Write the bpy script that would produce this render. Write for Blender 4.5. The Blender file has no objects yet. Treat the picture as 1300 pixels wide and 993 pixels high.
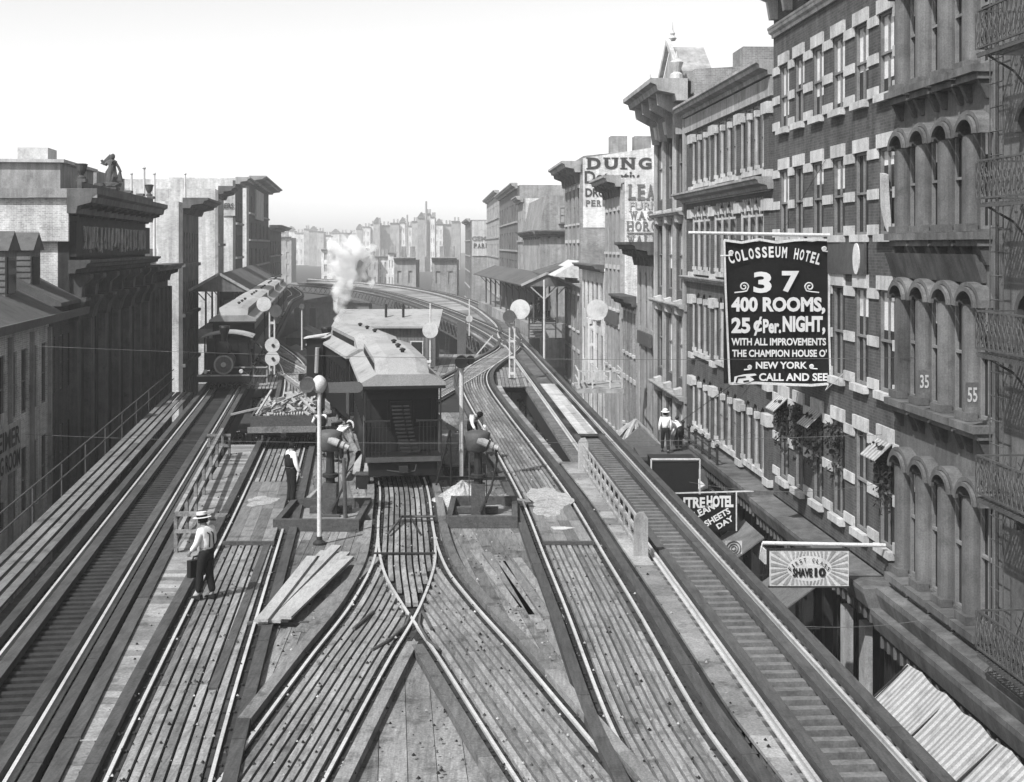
import bpy, math, random
from mathutils import Vector, Matrix
random.seed(7)
R = math.radians
sc = bpy.context.scene
F, PX, HY, CZ = 1700.0, 650.0, 312.0, 7.4

# ------------------------------------------------------------ camera
cd = bpy.data.cameras.new('camera'); cam = bpy.data.objects.new('camera', cd)
sc.collection.objects.link(cam); sc.camera = cam
cam.location = (0, 0, CZ); cam.rotation_euler = (R(90), 0, 0)
cd.sensor_width = 36; cd.lens = 36 * F / 1300
cd.shift_y = -(496.5 - HY) / 1300
cd.clip_start = .5; cd.clip_end = 6000
# ------------------------------------------------------------ world, sun, exposure
SUN_TO = Vector((.78, .95, -1.42)).normalized()      # direction the light travels
elev = math.asin(-SUN_TO.z)
az = math.atan2(-SUN_TO.x, -SUN_TO.y)                  # clockwise from +Y
w = bpy.data.worlds.new('World'); sc.world = w; w.use_nodes = True
nt = w.node_tree; nt.nodes.clear()
sky = nt.nodes.new('ShaderNodeTexSky'); sky.sky_type = 'NISHITA'; sky.sun_disc = False
sky.sun_elevation = elev; sky.sun_rotation = az; sky.dust_density = 1.5; sky.air_density = 1.0
bwn = nt.nodes.new('ShaderNodeRGBToBW'); bg = nt.nodes.new('ShaderNodeBackground')
out = nt.nodes.new('ShaderNodeOutputWorld')
nt.links.new(sky.outputs[0], bwn.inputs[0]); nt.links.new(bwn.outputs[0], bg.inputs[0])
nt.links.new(bg.outputs[0], out.inputs[0]); bg.inputs[1].default_value = 0.127
sl = bpy.data.lights.new('sun', 'SUN'); so = bpy.data.objects.new('sun', sl); sc.collection.objects.link(so)
sl.energy = 3.6; sl.angle = R(0.6); sl.color = (1, 1, 1)
so.rotation_euler = SUN_TO.to_track_quat('-Z', 'Y').to_euler(); so.location = (0, 0, 60)
sc.view_settings.view_transform = 'Standard'; sc.view_settings.look = 'None'
sc.view_settings.exposure = 1.0; sc.view_settings.gamma = 1
HAZE = 0.0005
sc.render.engine = 'CYCLES'
sc.cycles.volume_bounces = 6; sc.cycles.max_bounces = 8

# ------------------------------------------------------------ materials
MATS = {}
def mat(name, v, rough=.85, var=.25, scale=2.0, bump=.15, island=0., streak=None, metal=0., kind=None, stain=0., grit=.18, blot=.30):
    if name in MATS: return MATS[name]
    m = bpy.data.materials.new(name); m.use_nodes = True
    n = m.node_tree.nodes; l = m.node_tree.links; b = n['Principled BSDF']
    b.inputs['Roughness'].default_value = rough; b.inputs['Metallic'].default_value = metal
    try: b.inputs['Specular IOR Level'].default_value = .22 if rough < .7 else .07
    except Exception: pass
    tc = n.new('ShaderNodeTexCoord'); geo = n.new('ShaderNodeNewGeometry')
    mp = n.new('ShaderNodeMapping'); l.new(geo.outputs['Position'], mp.inputs[0])
    if streak: mp.inputs['Scale'].default_value = streak
    ns = n.new('ShaderNodeTexNoise'); ns.inputs['Scale'].default_value = scale; ns.inputs['Detail'].default_value = 6
    ns.inputs['Roughness'].default_value = .65
    l.new(mp.outputs[0], ns.inputs[0])
    mr = n.new('ShaderNodeMapRange'); mr.inputs[1].default_value = .25; mr.inputs[2].default_value = .75
    mr.inputs[3].default_value = v * (1 - var); mr.inputs[4].default_value = v * (1 + var)
    l.new(ns.outputs[0], mr.inputs[0]); cur = mr.outputs[0]
    # large soft weathering
    n2 = n.new('ShaderNodeTexNoise'); n2.inputs['Scale'].default_value = .35; n2.inputs['Detail'].default_value = 4
    l.new(geo.outputs['Position'], n2.inputs[0])
    r2 = n.new('ShaderNodeMapRange'); r2.inputs[1].default_value = .3; r2.inputs[2].default_value = .7
    r2.inputs[3].default_value = 1 - .18 - stain; r2.inputs[4].default_value = 1.12
    l.new(n2.outputs[0], r2.inputs[0])
    mu = n.new('ShaderNodeMath'); mu.operation = 'MULTIPLY'; l.new(cur, mu.inputs[0]); l.new(r2.outputs[0], mu.inputs[1]); cur = mu.outputs[0]
    if island:
        ri = n.new('ShaderNodeMapRange'); ri.inputs[3].default_value = 1 - island; ri.inputs[4].default_value = 1 + island
        l.new(geo.outputs['Random Per Island'], ri.inputs[0])
        m2 = n.new('ShaderNodeMath'); m2.operation = 'MULTIPLY'; l.new(cur, m2.inputs[0]); l.new(ri.outputs[0], m2.inputs[1]); cur = m2.outputs[0]
    if kind == 'brick':
        sx = n.new('ShaderNodeSeparateXYZ'); l.new(geo.outputs['Position'], sx.inputs[0])
        ad = n.new('ShaderNodeMath'); ad.operation = 'ADD'; l.new(sx.outputs[0], ad.inputs[0]); l.new(sx.outputs[1], ad.inputs[1])
        cb = n.new('ShaderNodeCombineXYZ'); l.new(ad.outputs[0], cb.inputs[0]); l.new(sx.outputs[2], cb.inputs[1])
        br = n.new('ShaderNodeTexBrick'); l.new(cb.outputs[0], br.inputs[0]); br.inputs['Scale'].default_value = 1
        br.inputs['Brick Width'].default_value = .23; br.inputs['Row Height'].default_value = .08
        br.inputs['Mortar Size'].default_value = .008
        br.inputs['Color1'].default_value = (.82,)*3 + (1,); br.inputs['Color2'].default_value = (1.15,)*3 + (1,)
        br.inputs['Mortar'].default_value = (1.45,)*3 + (1,)
        m3 = n.new('ShaderNodeMath'); m3.operation = 'MULTIPLY'; l.new(cur, m3.inputs[0]); l.new(br.outputs[0], m3.inputs[1]); cur = m3.outputs[0]
    # grit and blots with a shape of their own
    n4 = n.new('ShaderNodeTexNoise'); n4.inputs['Scale'].default_value = 28; n4.inputs['Detail'].default_value = 3; l.new(geo.outputs['Position'], n4.inputs[0])
    r4 = n.new('ShaderNodeMapRange'); r4.inputs[1].default_value = .3; r4.inputs[2].default_value = .7; r4.inputs[3].default_value = 1 - grit; r4.inputs[4].default_value = 1 + grit; l.new(n4.outputs[0], r4.inputs[0])
    m4 = n.new('ShaderNodeMath'); m4.operation = 'MULTIPLY'; l.new(cur, m4.inputs[0]); l.new(r4.outputs[0], m4.inputs[1]); cur = m4.outputs[0]
    n5 = n.new('ShaderNodeTexNoise'); n5.inputs['Scale'].default_value = 1.7; n5.inputs['Detail'].default_value = 9; n5.inputs['Roughness'].default_value = .72; l.new(geo.outputs['Position'], n5.inputs[0])
    r5 = n.new('ShaderNodeMapRange'); r5.inputs[1].default_value = .52; r5.inputs[2].default_value = .66; r5.inputs[3].default_value = 1; r5.inputs[4].default_value = 1 - blot; l.new(n5.outputs[0], r5.inputs[0])
    m5 = n.new('ShaderNodeMath'); m5.operation = 'MULTIPLY'; l.new(cur, m5.inputs[0]); l.new(r5.outputs[0], m5.inputs[1]); cur = m5.outputs[0]
    if kind == 'brick' or 'stone' in name or 'stucco' in name or name in ('dark_painted_front', 'weathered_board_front'):   # soot that has run down the wall
        mp6 = n.new('ShaderNodeMapping'); mp6.inputs['Scale'].default_value = (1.6, 1.6, .10); l.new(geo.outputs['Position'], mp6.inputs[0])
        n6 = n.new('ShaderNodeTexNoise'); n6.inputs['Scale'].default_value = 1.6; n6.inputs['Detail'].default_value = 7; n6.inputs['Roughness'].default_value = .7; l.new(mp6.outputs[0], n6.inputs[0])
        r6 = n.new('ShaderNodeMapRange'); r6.inputs[1].default_value = .35; r6.inputs[2].default_value = .68; r6.inputs[3].default_value = 1.18; r6.inputs[4].default_value = .66; l.new(n6.outputs[0], r6.inputs[0])
        m6 = n.new('ShaderNodeMath'); m6.operation = 'MULTIPLY'; l.new(cur, m6.inputs[0]); l.new(r6.outputs[0], m6.inputs[1]); cur = m6.outputs[0]
    l.new(cur, b.inputs['Base Color'])
    if bump:
        bp = n.new('ShaderNodeBump'); bp.inputs['Strength'].default_value = bump; bp.inputs['Distance'].default_value = .05
        l.new(ns.outputs[0], bp.inputs['Height']); l.new(bp.outputs[0], b.inputs['Normal'])
    if name == 'window_glass': b.inputs['Specular IOR Level'].default_value = .12
    MATS[name] = m; return m
M = dict(
 plank=mat('plank_wood', 0.17, .8, .45, 3, .3, blot=.5, grit=.25, island=.36, streak=(6, .5, 6)),
 deck=mat('deck_wood', 0.15, .85, .45, 2.5, .3, blot=.5, grit=.25, island=.36, streak=(5, .5, 5), stain=.15),
 walk=mat('walkway_wood', 0.2, .85, .3, 1.2, .25, blot=.5, grit=.25, island=.36, stain=.12),
 pale=mat('fresh_lumber', 0.27, .8, .25, 4, .2, island=.22, streak=(5, .6, 5)),
 beam=mat('timber_beam', 0.06, .85, .35, 3, .3, island=.15, streak=(5, .5, 5)),
 beaml=mat('worn_timber_beam', 0.13, .85, .35, 3, .3, blot=.5, grit=.25, island=.36, streak=(5, .5, 5)),
 tie=mat('tie_wood', 0.12, .9, .35, 4, .3, island=.3),
 tied=mat('dark_tie_and_gap_shade', 0.03, .9, .35, 4, .3, island=.3),  # also carries the painted shade in the deck and rail gaps
 railtop=mat('polished_rail_steel', 0.5, .35, .1, 8, 0, metal=.35),
 iron=mat('dark_painted_iron', 0.02, .6, .3, 5, .1),
 irong=mat('grey_painted_iron', 0.06, .6, .3, 5, .1),
 black=mat('black_iron', 0.01, .5, .3, 5, .1),
 cart=mat('dark_varnished_wood', 0.012, .45, .3, 6, .1),
 roofc=mat('painted_canvas_roof', 0.25, .8, .07, 1.5, .05),
 roofg=mat('grey_roof', 0.171, .85, .18, 1.2, .1),
 white=mat('white_paint', 0.44, .6, .08, 4, .05),
 whited=mat('worn_white_paint', 0.42, .8, .25, 3, .1),
 signblack=mat('black_banner_cloth', 0.008, .9, .3, 3, .2),
 letter=mat('painted_letter_white', 0.5, .8, .06, 6, 0, blot=.05, grit=.04),
 letterd=mat('painted_letter_dark', 0.0475, .8, .3, 6, 0),
 letterf=mat('faded_letter', 0.13, .9, .5, 1.5, 0),
 wallw=mat('whitewashed_brick', 0.46, .9, .12, 1.6, .1, kind='brick', stain=.1),
 brickr=mat('red_brick', 0.065, .9, .12, 3, .15, kind='brick'),
 brickm=mat('party_wall_brick', 0.2, .9, .2, 2, .15, kind='brick', stain=.15),
 stone=mat('white_stone', 0.377, .85, .12, 3, .1),
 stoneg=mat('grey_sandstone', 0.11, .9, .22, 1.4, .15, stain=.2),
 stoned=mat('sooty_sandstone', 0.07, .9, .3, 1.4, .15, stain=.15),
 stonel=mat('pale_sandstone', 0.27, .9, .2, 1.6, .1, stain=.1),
 stucco=mat('light_stucco', 0.42, .9, .12, 1.2, .1, kind='brick', stain=.1),
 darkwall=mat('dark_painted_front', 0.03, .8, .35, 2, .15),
 fadebl=mat('weathered_board_front', 0.133, .9, .25, 2, .15),
 slate=mat('slate_roof', 0.08, .85, .25, 2, .2),
 glass=mat('window_glass', 0.02, .12, .3, 1, 0, blot=.05, grit=.04),
 shade=mat('linen_blind', 0.508, .9, .08, 3, .05),
 sash=mat('window_sash', 0.152, .7, .2, 4, .05),
 sashd=mat('dark_window_sash', 0.0475, .7, .2, 4, .05),
 sand=mat('sand', 0.27, .95, .35, 9, .6, grit=.35, blot=.4),
 sandg=mat('grey_gravel', 0.2, .95, .35, 35, .6),
 street=mat('cobbled_street', 0.04, .9, .35, 8, .4),
 flag=mat('flagstone_pavement', 0.114, .9, .2, 1.5, .1),
 skin=mat('skin', 0.199, .6, .05, 5, 0, blot=.05, grit=.04), cloth=mat('dark_cloth', 0.0143, .9, .3, 20, .1),
 shirt=mat('white_shirt_cloth', 0.64, .9, .08, 15, .15, blot=.05, grit=.04), straw=mat('straw', 0.574, .8, .1, 40, .1),
 hair=mat('dark_hair', 0.0095, .7, .3, 30, .1), leaf=mat('dark_leaves', 0.0333, .7, .5, 12, .1),
 awn=mat('striped_awning_cloth', 0.333, .9, .1, 4, .1), tan=mat('grey_cloth', 0.095, .9, .2, 10, .1),
 cover=mat('pale_board_cover', 0.32, .85, .3, 2, .2, island=.25, blot=.4, stain=.1),
 red=mat('semaphore_paint', 0.0805, .6, .1, 5, 0), cloths=mat('pale_washing', 0.333, .9, .1, 6, .2),
)
# stripes on the awning (pattern of the cloth)
def stripe(m, sx, lo=.45):
    n = m.node_tree.nodes; l = m.node_tree.links; b = n['Principled BSDF']
    src = b.inputs['Base Color'].links[0].from_socket
    geo = n.new('ShaderNodeNewGeometry'); s = n.new('ShaderNodeSeparateXYZ'); l.new(geo.outputs['Position'], s.inputs[0])
    a = n.new('ShaderNodeMath'); a.operation = 'MULTIPLY'; l.new(s.outputs[1], a.inputs[0]); a.inputs[1].default_value = sx
    c = n.new('ShaderNodeMath'); c.operation = 'SINE'; l.new(a.outputs[0], c.inputs[0])
    g = n.new('ShaderNodeMath'); g.operation = 'GREATER_THAN'; l.new(c.outputs[0], g.inputs[0]); g.inputs[1].default_value = 0
    mr = n.new('ShaderNodeMapRange'); l.new(g.outputs[0], mr.inputs[0]); mr.inputs[3].default_value = lo; mr.inputs[4].default_value = 1
    mu = n.new('ShaderNodeMath'); mu.operation = 'MULTIPLY'; l.new(src, mu.inputs[0]); l.new(mr.outputs[0], mu.inputs[1]); l.new(mu.outputs[0], b.inputs['Base Color'])
stripe(M['awn'], 30, .62)

# ------------------------------------------------------------ mesh helpers
COL = sc.collection
def put(o, parent=None):
    COL.objects.link(o)
    if parent: o.parent = parent
    return o
def wloc(o):
    v = Vector((0, 0, 0))
    while o: v = v + o.location; o = o.parent
    return v
def tag(o, label=None, cat=None, group=None, kind=None):
    if label: o['label'] = label
    if cat: o['category'] = cat
    if group: o['group'] = group
    if kind: o['kind'] = kind
    return o
def thing(name, label, cat, loc=(0, 0, 0), group=None):
    o = bpy.data.objects.new(name, None); o.empty_display_size = .3; put(o); o.location = loc
    return tag(o, label, cat, group)
def copy_tree(o, parent=None):
    c = o.copy(); COL.objects.link(c); c.parent = parent
    for ch in list(o.children): copy_tree(ch, c)
    return c
class Fr:      # a street front: u along it (= depth), w out towards the street
    def __init__(s, x0, slope, side, u0=0):
        s.x0, s.sl, s.side = x0, slope, side
        L = math.hypot(1, slope); s.d = Vector((slope, 1, 0))
        s.out = Vector((-1, slope, 0)) / L if side > 0 else Vector((1, -slope, 0)) / L
    def P(s, u, w, z): return Vector((s.x0, 0, z)) + s.d * u + s.out * w
    def rot(s): return math.atan2(-s.out.x, s.out.y)
    def u(s, px, w=0):
        k = (px - PX) / F; x0 = s.x0 + s.out.x * w; y0 = s.out.y * w     # x0+sl*u = k*(u+y0)
        return (x0 - k * y0) / (k - s.sl)
    def z(s, px, py, w=0):
        p = s.P(s.u(px, w), w, 0); return CZ - (py - HY) * p.y / F
    def side_pt(s, u, px, py, eps=.03):     # on the end wall at u, seen at px,py
        k = (px - PX) / F; b = s.P(u, 0, 0)
        ww = (k * b.y - b.x) / (s.out.x - k * s.out.y)
        p = b + s.out * ww - s.d * eps; p.z = CZ - (py - HY) * p.y / F; return p
RF = Fr(11.44, -.05706, 1)
LF = Fr(-12.5, -.1235, -1)
class MB:
    def __init__(s): s.v = []; s.f = []
    def add(s, vs, fs):
        b = len(s.v); s.v += [Vector(p) for p in vs]; s.f += [tuple(i + b for i in f) for f in fs]; return s
    def hexa(s, p):   # bottom 4 (ccw) + top 4
        return s.add(p, [(3, 2, 1, 0), (4, 5, 6, 7), (0, 1, 5, 4), (1, 2, 6, 5), (2, 3, 7, 6), (3, 0, 4, 7)])
    def box(s, x0, x1, y0, y1, z0, z1):
        return s.hexa([(x0, y0, z0), (x1, y0, z0), (x1, y1, z0), (x0, y1, z0), (x0, y0, z1), (x1, y0, z1), (x1, y1, z1), (x0, y1, z1)])
    def fbox(s, fr, u0, u1, w0, w1, z0, z1):
        return s.hexa([fr.P(u0, w0, z0), fr.P(u1, w0, z0), fr.P(u1, w1, z0), fr.P(u0, w1, z0),
                       fr.P(u0, w0, z1), fr.P(u1, w0, z1), fr.P(u1, w1, z1), fr.P(u0, w1, z1)])
    def bar(s, a, b, wd, ht, up=(0, 0, 1)):   # rectangular bar from a to b
        a, b = Vector(a), Vector(b); d = (b - a).normalized(); up = Vector(up)
        if abs(d.dot(up)) > .98: up = Vector((0, 1, 0))
        x = d.cross(up).normalized() * wd / 2; y = x.cross(d).normalized() * ht / 2
        return s.hexa([a - x - y, a + x - y, b + x - y, b - x - y, a - x + y, a + x + y, b + x + y, b - x + y])
    def tube(s, a, b, r0, r1=None, n=8):
        r1 = r0 if r1 is None else r1; a, b = Vector(a), Vector(b); d = (b - a)
        if d.length < 1e-6: return s
        d.normalize(); t = Vector((0, 0, 1)) if abs(d.z) < .9 else Vector((1, 0, 0))
        x = d.cross(t).normalized(); y = d.cross(x)
        vs = [a + (x * math.cos(2 * math.pi * i / n) + y * math.sin(2 * math.pi * i / n)) * r0 for i in range(n)]
        vs += [b + (x * math.cos(2 * math.pi * i / n) + y * math.sin(2 * math.pi * i / n)) * r1 for i in range(n)]
        return s.add(vs, [(i, (i + 1) % n, n + (i + 1) % n, n + i) for i in range(n)] + [tuple(range(n))[::-1], tuple(range(n, 2 * n))])
    def path(s, pts, r, n=6):
        for a, b in zip(pts, pts[1:]): s.tube(a, b, r, r, n)
        return s
    def lathe(s, c, prof, n=16, ax='z'):
        vs = []; c = Vector(c)
        for (r, z) in prof:
            for i in range(n):
                t = 2 * math.pi * i / n; q = (r * math.cos(t), r * math.sin(t), z)
                if ax == 'y': q = (q[0], q[2], q[1])
                if ax == 'x': q = (q[2], q[0], q[1])
                vs.append(c + Vector(q))
        m = len(prof); fs = [(j * n + i, j * n + (i + 1) % n, (j + 1) * n + (i + 1) % n, (j + 1) * n + i) for j in range(m - 1) for i in range(n)]
        fs += [tuple(range(n))[::-1], tuple(range((m - 1) * n, m * n))]
        return s.add(vs, fs)
    def prism(s, pts, vec):   # polygon extruded by vec
        n = len(pts); vec = Vector(vec); vs = [Vector(p) for p in pts] + [Vector(p) + vec for p in pts]
        return s.add(vs, [tuple(range(n))[::-1], tuple(range(n, 2 * n))] + [(i, (i + 1) % n, n + (i + 1) % n, n + i) for i in range(n)])
    def fprof(s, fr, u0, u1, prof):  # closed profile (w,z) swept along the front
        n = len(prof); vs = [fr.P(u0, w_, z_) for w_, z_ in prof] + [fr.P(u1, w_, z_) for w_, z_ in prof]
        return s.add(vs, [tuple(range(n))[::-1], tuple(range(n, 2 * n))] + [(i, (i + 1) % n, n + (i + 1) % n, n + i) for i in range(n)])
    def mesh(s, name, m, off=Vector((0, 0, 0)), smooth=False):
        me = bpy.data.meshes.new(name); me.from_pydata([tuple(p - off) for p in s.v], [], s.f); me.materials.append(m)
        if smooth:
            for p in me.polygons: p.use_smooth = True
        me.update(); return me
    def build(s, name, m, parent=None, smooth=False, label=None):
        if isinstance(m, str): m = M[m]
        if parent is not None: off = wloc(parent); loc = Vector((0, 0, 0))
        else:
            xs = [p.x for p in s.v]; ys = [p.y for p in s.v]; zs = [p.z for p in s.v]
            off = Vector(((min(xs) + max(xs)) / 2, (min(ys) + max(ys)) / 2, min(zs))); loc = off
        o = bpy.data.objects.new(name, s.mesh(name, m, off, smooth)); put(o, parent); o.location = loc
        if label: o['label'] = label
        return o
def st(mb, name, m): return tag(mb.build(name, m), kind='structure')

# ------------------------------------------------------------ lettering
FC = {}
def glyphs(s, bold=0., extrude=0.):
    k = (s, bold)
    if k in FC: return FC[k]
    c = bpy.data.curves.new('t', 'FONT'); c.body = s; c.offset = bold; c.resolution_u = 3
    o = bpy.data.objects.new('t', c); COL.objects.link(o); bpy.context.view_layer.update()
    me = bpy.data.meshes.new_from_object(o.evaluated_get(bpy.context.evaluated_depsgraph_get()))
    vs = [v.co.copy() for v in me.vertices]; fs = [tuple(p.vertices) for p in me.polygons]
    bpy.data.objects.remove(o); bpy.data.curves.remove(c); bpy.data.meshes.remove(me)
    FC[k] = (vs, fs); return FC[k]
def text_on(mb, s, o, ux, uz, wd, ht, bold=.02, serif=False):
    """fit text into a box of wd x ht whose lower left corner is o"""
    vs, fs = glyphs(s, bold)
    if not vs: return
    x0 = min(v.x for v in vs); x1 = max(v.x for v in vs); y0 = min(v.y for v in vs); y1 = max(v.y for v in vs)
    ux, uz, o = Vector(ux), Vector(uz), Vector(o)
    mb.add([o + ux * ((v.x - x0) / (x1 - x0) * wd) + uz * ((v.y - y0) / (y1 - y0) * ht) for v in vs], fs)
def slab(mb, s, o, ux, uz, wd, ht, bold=.03):
    """slab serif capitals: sans letters with serif bars at head and foot"""
    n = len(s); cw = wd / n; ux, uz, o = Vector(ux), Vector(uz), Vector(o)
    for i, ch in enumerate(s):
        if ch == ' ': continue
        a = o + ux * (cw * (i + .08)); text_on(mb, ch, a, ux, uz, cw * .78, ht, bold)
        bars = {'D': [(0, 0), (0, 1)], 'U': [(0, 1), (.62, 1)], 'N': [(0, 0), (0, 1), (.66, 1)], 'P': [(0, 0)], 'R': [(0, 0), (.6, 0)],
                'L': [(0, 1), (0, 0)], 'E': [(0, 0), (0, 1)], 'H': [(0, 0), (0, 1), (.6, 0), (.6, 1)], 'W': [(-.1, 1), (.7, 1)], 'A': [(-.1, 0), (.7, 0)], 'F': [(0, 0)],
                'K': [(0, 0), (.6, 0)], 'I': [(.15, 0), (.15, 1)], 'M': [(0, 0), (.6, 0)], '1': [(.3, 0)]}.get(ch, [])
        for bx, by in bars:
            p = a + ux * (cw * .78 * (bx - .1)) + uz * (ht * (0 if by == 0 else .9)) - ux.cross(uz) * .0
            mb.add([p, p + ux * cw * .42, p + ux * cw * .42 + uz * ht * .1, p + uz * ht * .1], [(0, 1, 2, 3)])
def arc_text(mb, s, c, ux, uz, rad, span, ht, bold=.02, wsc=.8):
    ux, uz, c = Vector(ux), Vector(uz), Vector(c); n = len(s)
    for i, ch in enumerate(s):
        if ch == ' ': continue
        t = (i / (n - 1) - .5) * span; d = uz * math.cos(t) + ux * math.sin(t); e = ux * math.cos(t) - uz * math.sin(t)
        cw = rad * span / n * wsc * (.45 if ch == 'I' else 1)
        text_on(mb, ch, c + d * rad - e * cw / 2, e, d, cw, ht, bold)

# ------------------------------------------------------------ fronts with real openings
def facade(par, fr, u0, u1, z0, z1, ops, m, depth=.25, name='front_wall'):
    """ops: (u centre, width, zb, zt, arched)"""
    mb = MB(); us = sorted({u0, u1} | {o[0] - o[1] / 2 for o in ops} | {o[0] + o[1] / 2 for o in ops})
    zs = sorted({z0, z1} | {o[2] for o in ops} | {o[3] for o in ops})
    for i in range(len(us) - 1):
        uc = (us[i] + us[i + 1]) / 2; run = None
        for j in range(len(zs) - 1):
            zc = (zs[j] + zs[j + 1]) / 2
            hole = any(abs(uc - o[0]) < o[1] / 2 and o[2] < zc < o[3] for o in ops)
            if not hole:
                mb.add([fr.P(us[i], 0, zs[j]), fr.P(us[i + 1], 0, zs[j]), fr.P(us[i + 1], 0, zs[j + 1]), fr.P(us[i], 0, zs[j + 1])], [(0, 1, 2, 3)])
    for (uc, wd, zb, zt, ar) in ops:
        a, b = uc - wd / 2, uc + wd / 2; h = wd / 2 if ar else 0
        q = lambda A, B: mb.add([fr.P(A[0], 0, A[1]), fr.P(B[0], 0, B[1]), fr.P(B[0], -depth, B[1]), fr.P(A[0], -depth, A[1])], [(0, 1, 2, 3)])
        q((a, zb), (a, zt - h)); q((b, zb), (b, zt - h)); q((a, zb), (b, zb))
        if ar:
            pts = [(uc - math.cos(math.pi * k / 8) * wd / 2, zt - h + math.sin(math.pi * k / 8) * h * (1.0 if ar == 1 else ar)) for k in range(9)]
            for A, B in zip(pts, pts[1:]):
                q(A, B); mb.add([fr.P(A[0], 0, A[1]), fr.P(B[0], 0, B[1]), fr.P(B[0], 0, zt), fr.P(A[0], 0, zt)], [(0, 1, 2, 3)])
        else: q((a, zt), (b, zt))
    for u in (u0, u1): mb.add([fr.P(u, 0, z0), fr.P(u, 0, z1), fr.P(u, -depth, z1), fr.P(u, -depth, z0)], [(0, 1, 2, 3)])
    mb.add([fr.P(u0, 0, z1), fr.P(u1, 0, z1), fr.P(u1, -depth, z1), fr.P(u0, -depth, z1)], [(0, 1, 2, 3)])
    return mb.build(name, m, par)
WC = {}
def win_mesh(wd, ht, style):
    k = (round(wd, 2), round(ht, 2), style)
    if k in WC: return WC[k]
    f = MB(); g = MB(); t = min(.07, wd * .1); hw = wd / 2
    for x0, x1, a, b in ((-hw, -hw + t, 0, ht), (hw - t, hw, 0, ht)): f.box(x0, x1, -.04, .03, a, b)
    f.box(-hw + t, hw - t, -.04, .03, 0, t); f.box(-hw + t, hw - t, -.04, .03, ht - t, ht)
    f.box(-hw + t, hw - t, -.03, .05, ht * .5 - .03, ht * .5 + .03)
    if wd > .6:
        f.box(-.015, .015, -.03, .02, t, ht * .5 - .03); f.box(-.015, .015, -.03, .02, ht * .5 + .03, ht - t)
    g.box(-hw, hw, -.08, -.05, 0, ht)
    sh = None
    if style:
        s = MB(); hh = ht * style; s.box(-hw + t, hw - t, -.048, -.044, ht - hh, ht - t); sh = s.mesh('window_blind', M['shade'])
    WC[k] = (f.mesh('window', M['sash']), g.mesh('pane', M['glass']), sh); return WC[k]
def window(par, fr, u, w_, z, wd, ht, blind=0, dark=False, simple=False):
    f, g, s = win_mesh(wd, ht, round(blind, 1))
    base = wloc(par)
    o = bpy.data.objects.new('window', f); put(o, par); o.location = fr.P(u, w_, z) - base; o.rotation_euler = (0, 0, fr.rot())
    p = bpy.data.objects.new('pane', g); put(p, o)
    if s: q = bpy.data.objects.new('window_blind', s); put(q, o)
    return o
def windows(par, fr, ops, depth=.25, blinds=.4):
    for (u, wd, zb, zt, ar) in ops:
        b = random.choice([.3, .5, .7, 1.0]) if random.random() < blinds else 0
        window(par, fr, u, -.10, zb, wd, zt - zb, b)
def shell(par, fr, u0, u1, z0, z1, D, m, depth=.25, name='side_wall', zback=None):
    mb = MB(); zb = z1 if zback is None else zback
    w0 = -depth - .002; p = [fr.P(u0, w0, z0), fr.P(u1, w0, z0), fr.P(u1, -D, z0), fr.P(u0, -D, z0), fr.P(u0, w0, z1), fr.P(u1, w0, z1), fr.P(u1, -D, zb), fr.P(u0, -D, zb)]
    mb.hexa(p); return mb.build(name, m, par)
def cornice(par, fr, u0, u1, z, h, proj, m, brk=0, bm=None, bh=.6, name='cornice'):
    """stepped moulding whose top is z, with brackets below"""
    pr = [(0, z - h), (proj * .3, z - h), (proj * .35, z - h * .7), (proj * .8, z - h * .55), (proj * .85, z - h * .3), (proj, z - h * .2), (proj, z), (0, z)]
    c = MB().fprof(fr, u0 - .02, u1 + .02, pr).build(name, m, par)
    if brk:
        for i in range(brk):
            u = u0 + (u1 - u0) * (i + .5) / brk; t = min(.12, (u1 - u0) / brk * .2)
            zt = z - h * .55 - .004; pr2 = [(0.002, zt - bh), (proj * .2, zt - bh), (proj * .28, zt - bh * .5), (proj * .7, zt - bh * .3), (proj * .74, zt), (0.002, zt)]
            MB().fprof(fr, u - t, u + t, pr2).build('bracket', bm or m, par)
    return c
def grid_ops(u0, u1, n, rows, frac=.45, arch=0, pad=0):
    p = (u1 - u0 - 2 * pad) / n
    return [(u0 + pad + p * (i + .5), p * frac, a, b, arch) for a, b in rows for i in range(n)]
def sills(par, fr, ops, m='stone', lint=True):
    for (u, wd, zb, zt, ar) in ops:
        MB().fbox(fr, u - wd * .62, u + wd * .62, .002, .12, zb - .16, zb - .002).build('sill', m, par)
        if lint and not ar: MB().fbox(fr, u - wd * .68, u + wd * .68, .002, .05, zt + .002, zt + .28).build('lintel', m, par)
# ============================================================ GROUND, STREET
ZS = -6.0
g = MB(); g.add([(-900, -60, ZS), (900, -60, ZS), (900, 2500, ZS), (-900, 2500, ZS)], [(0, 1, 2, 3)]); st(g, 'street', 'street')
p = MB().fbox(RF, 8, 125, 0, 3.0, ZS, ZS + .14); st(p, 'pavement_right', 'flag')
p = MB().fbox(LF, 20, 140, 0, 3.0, ZS, ZS + .14); st(p, 'pavement_left', 'flag')

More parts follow.
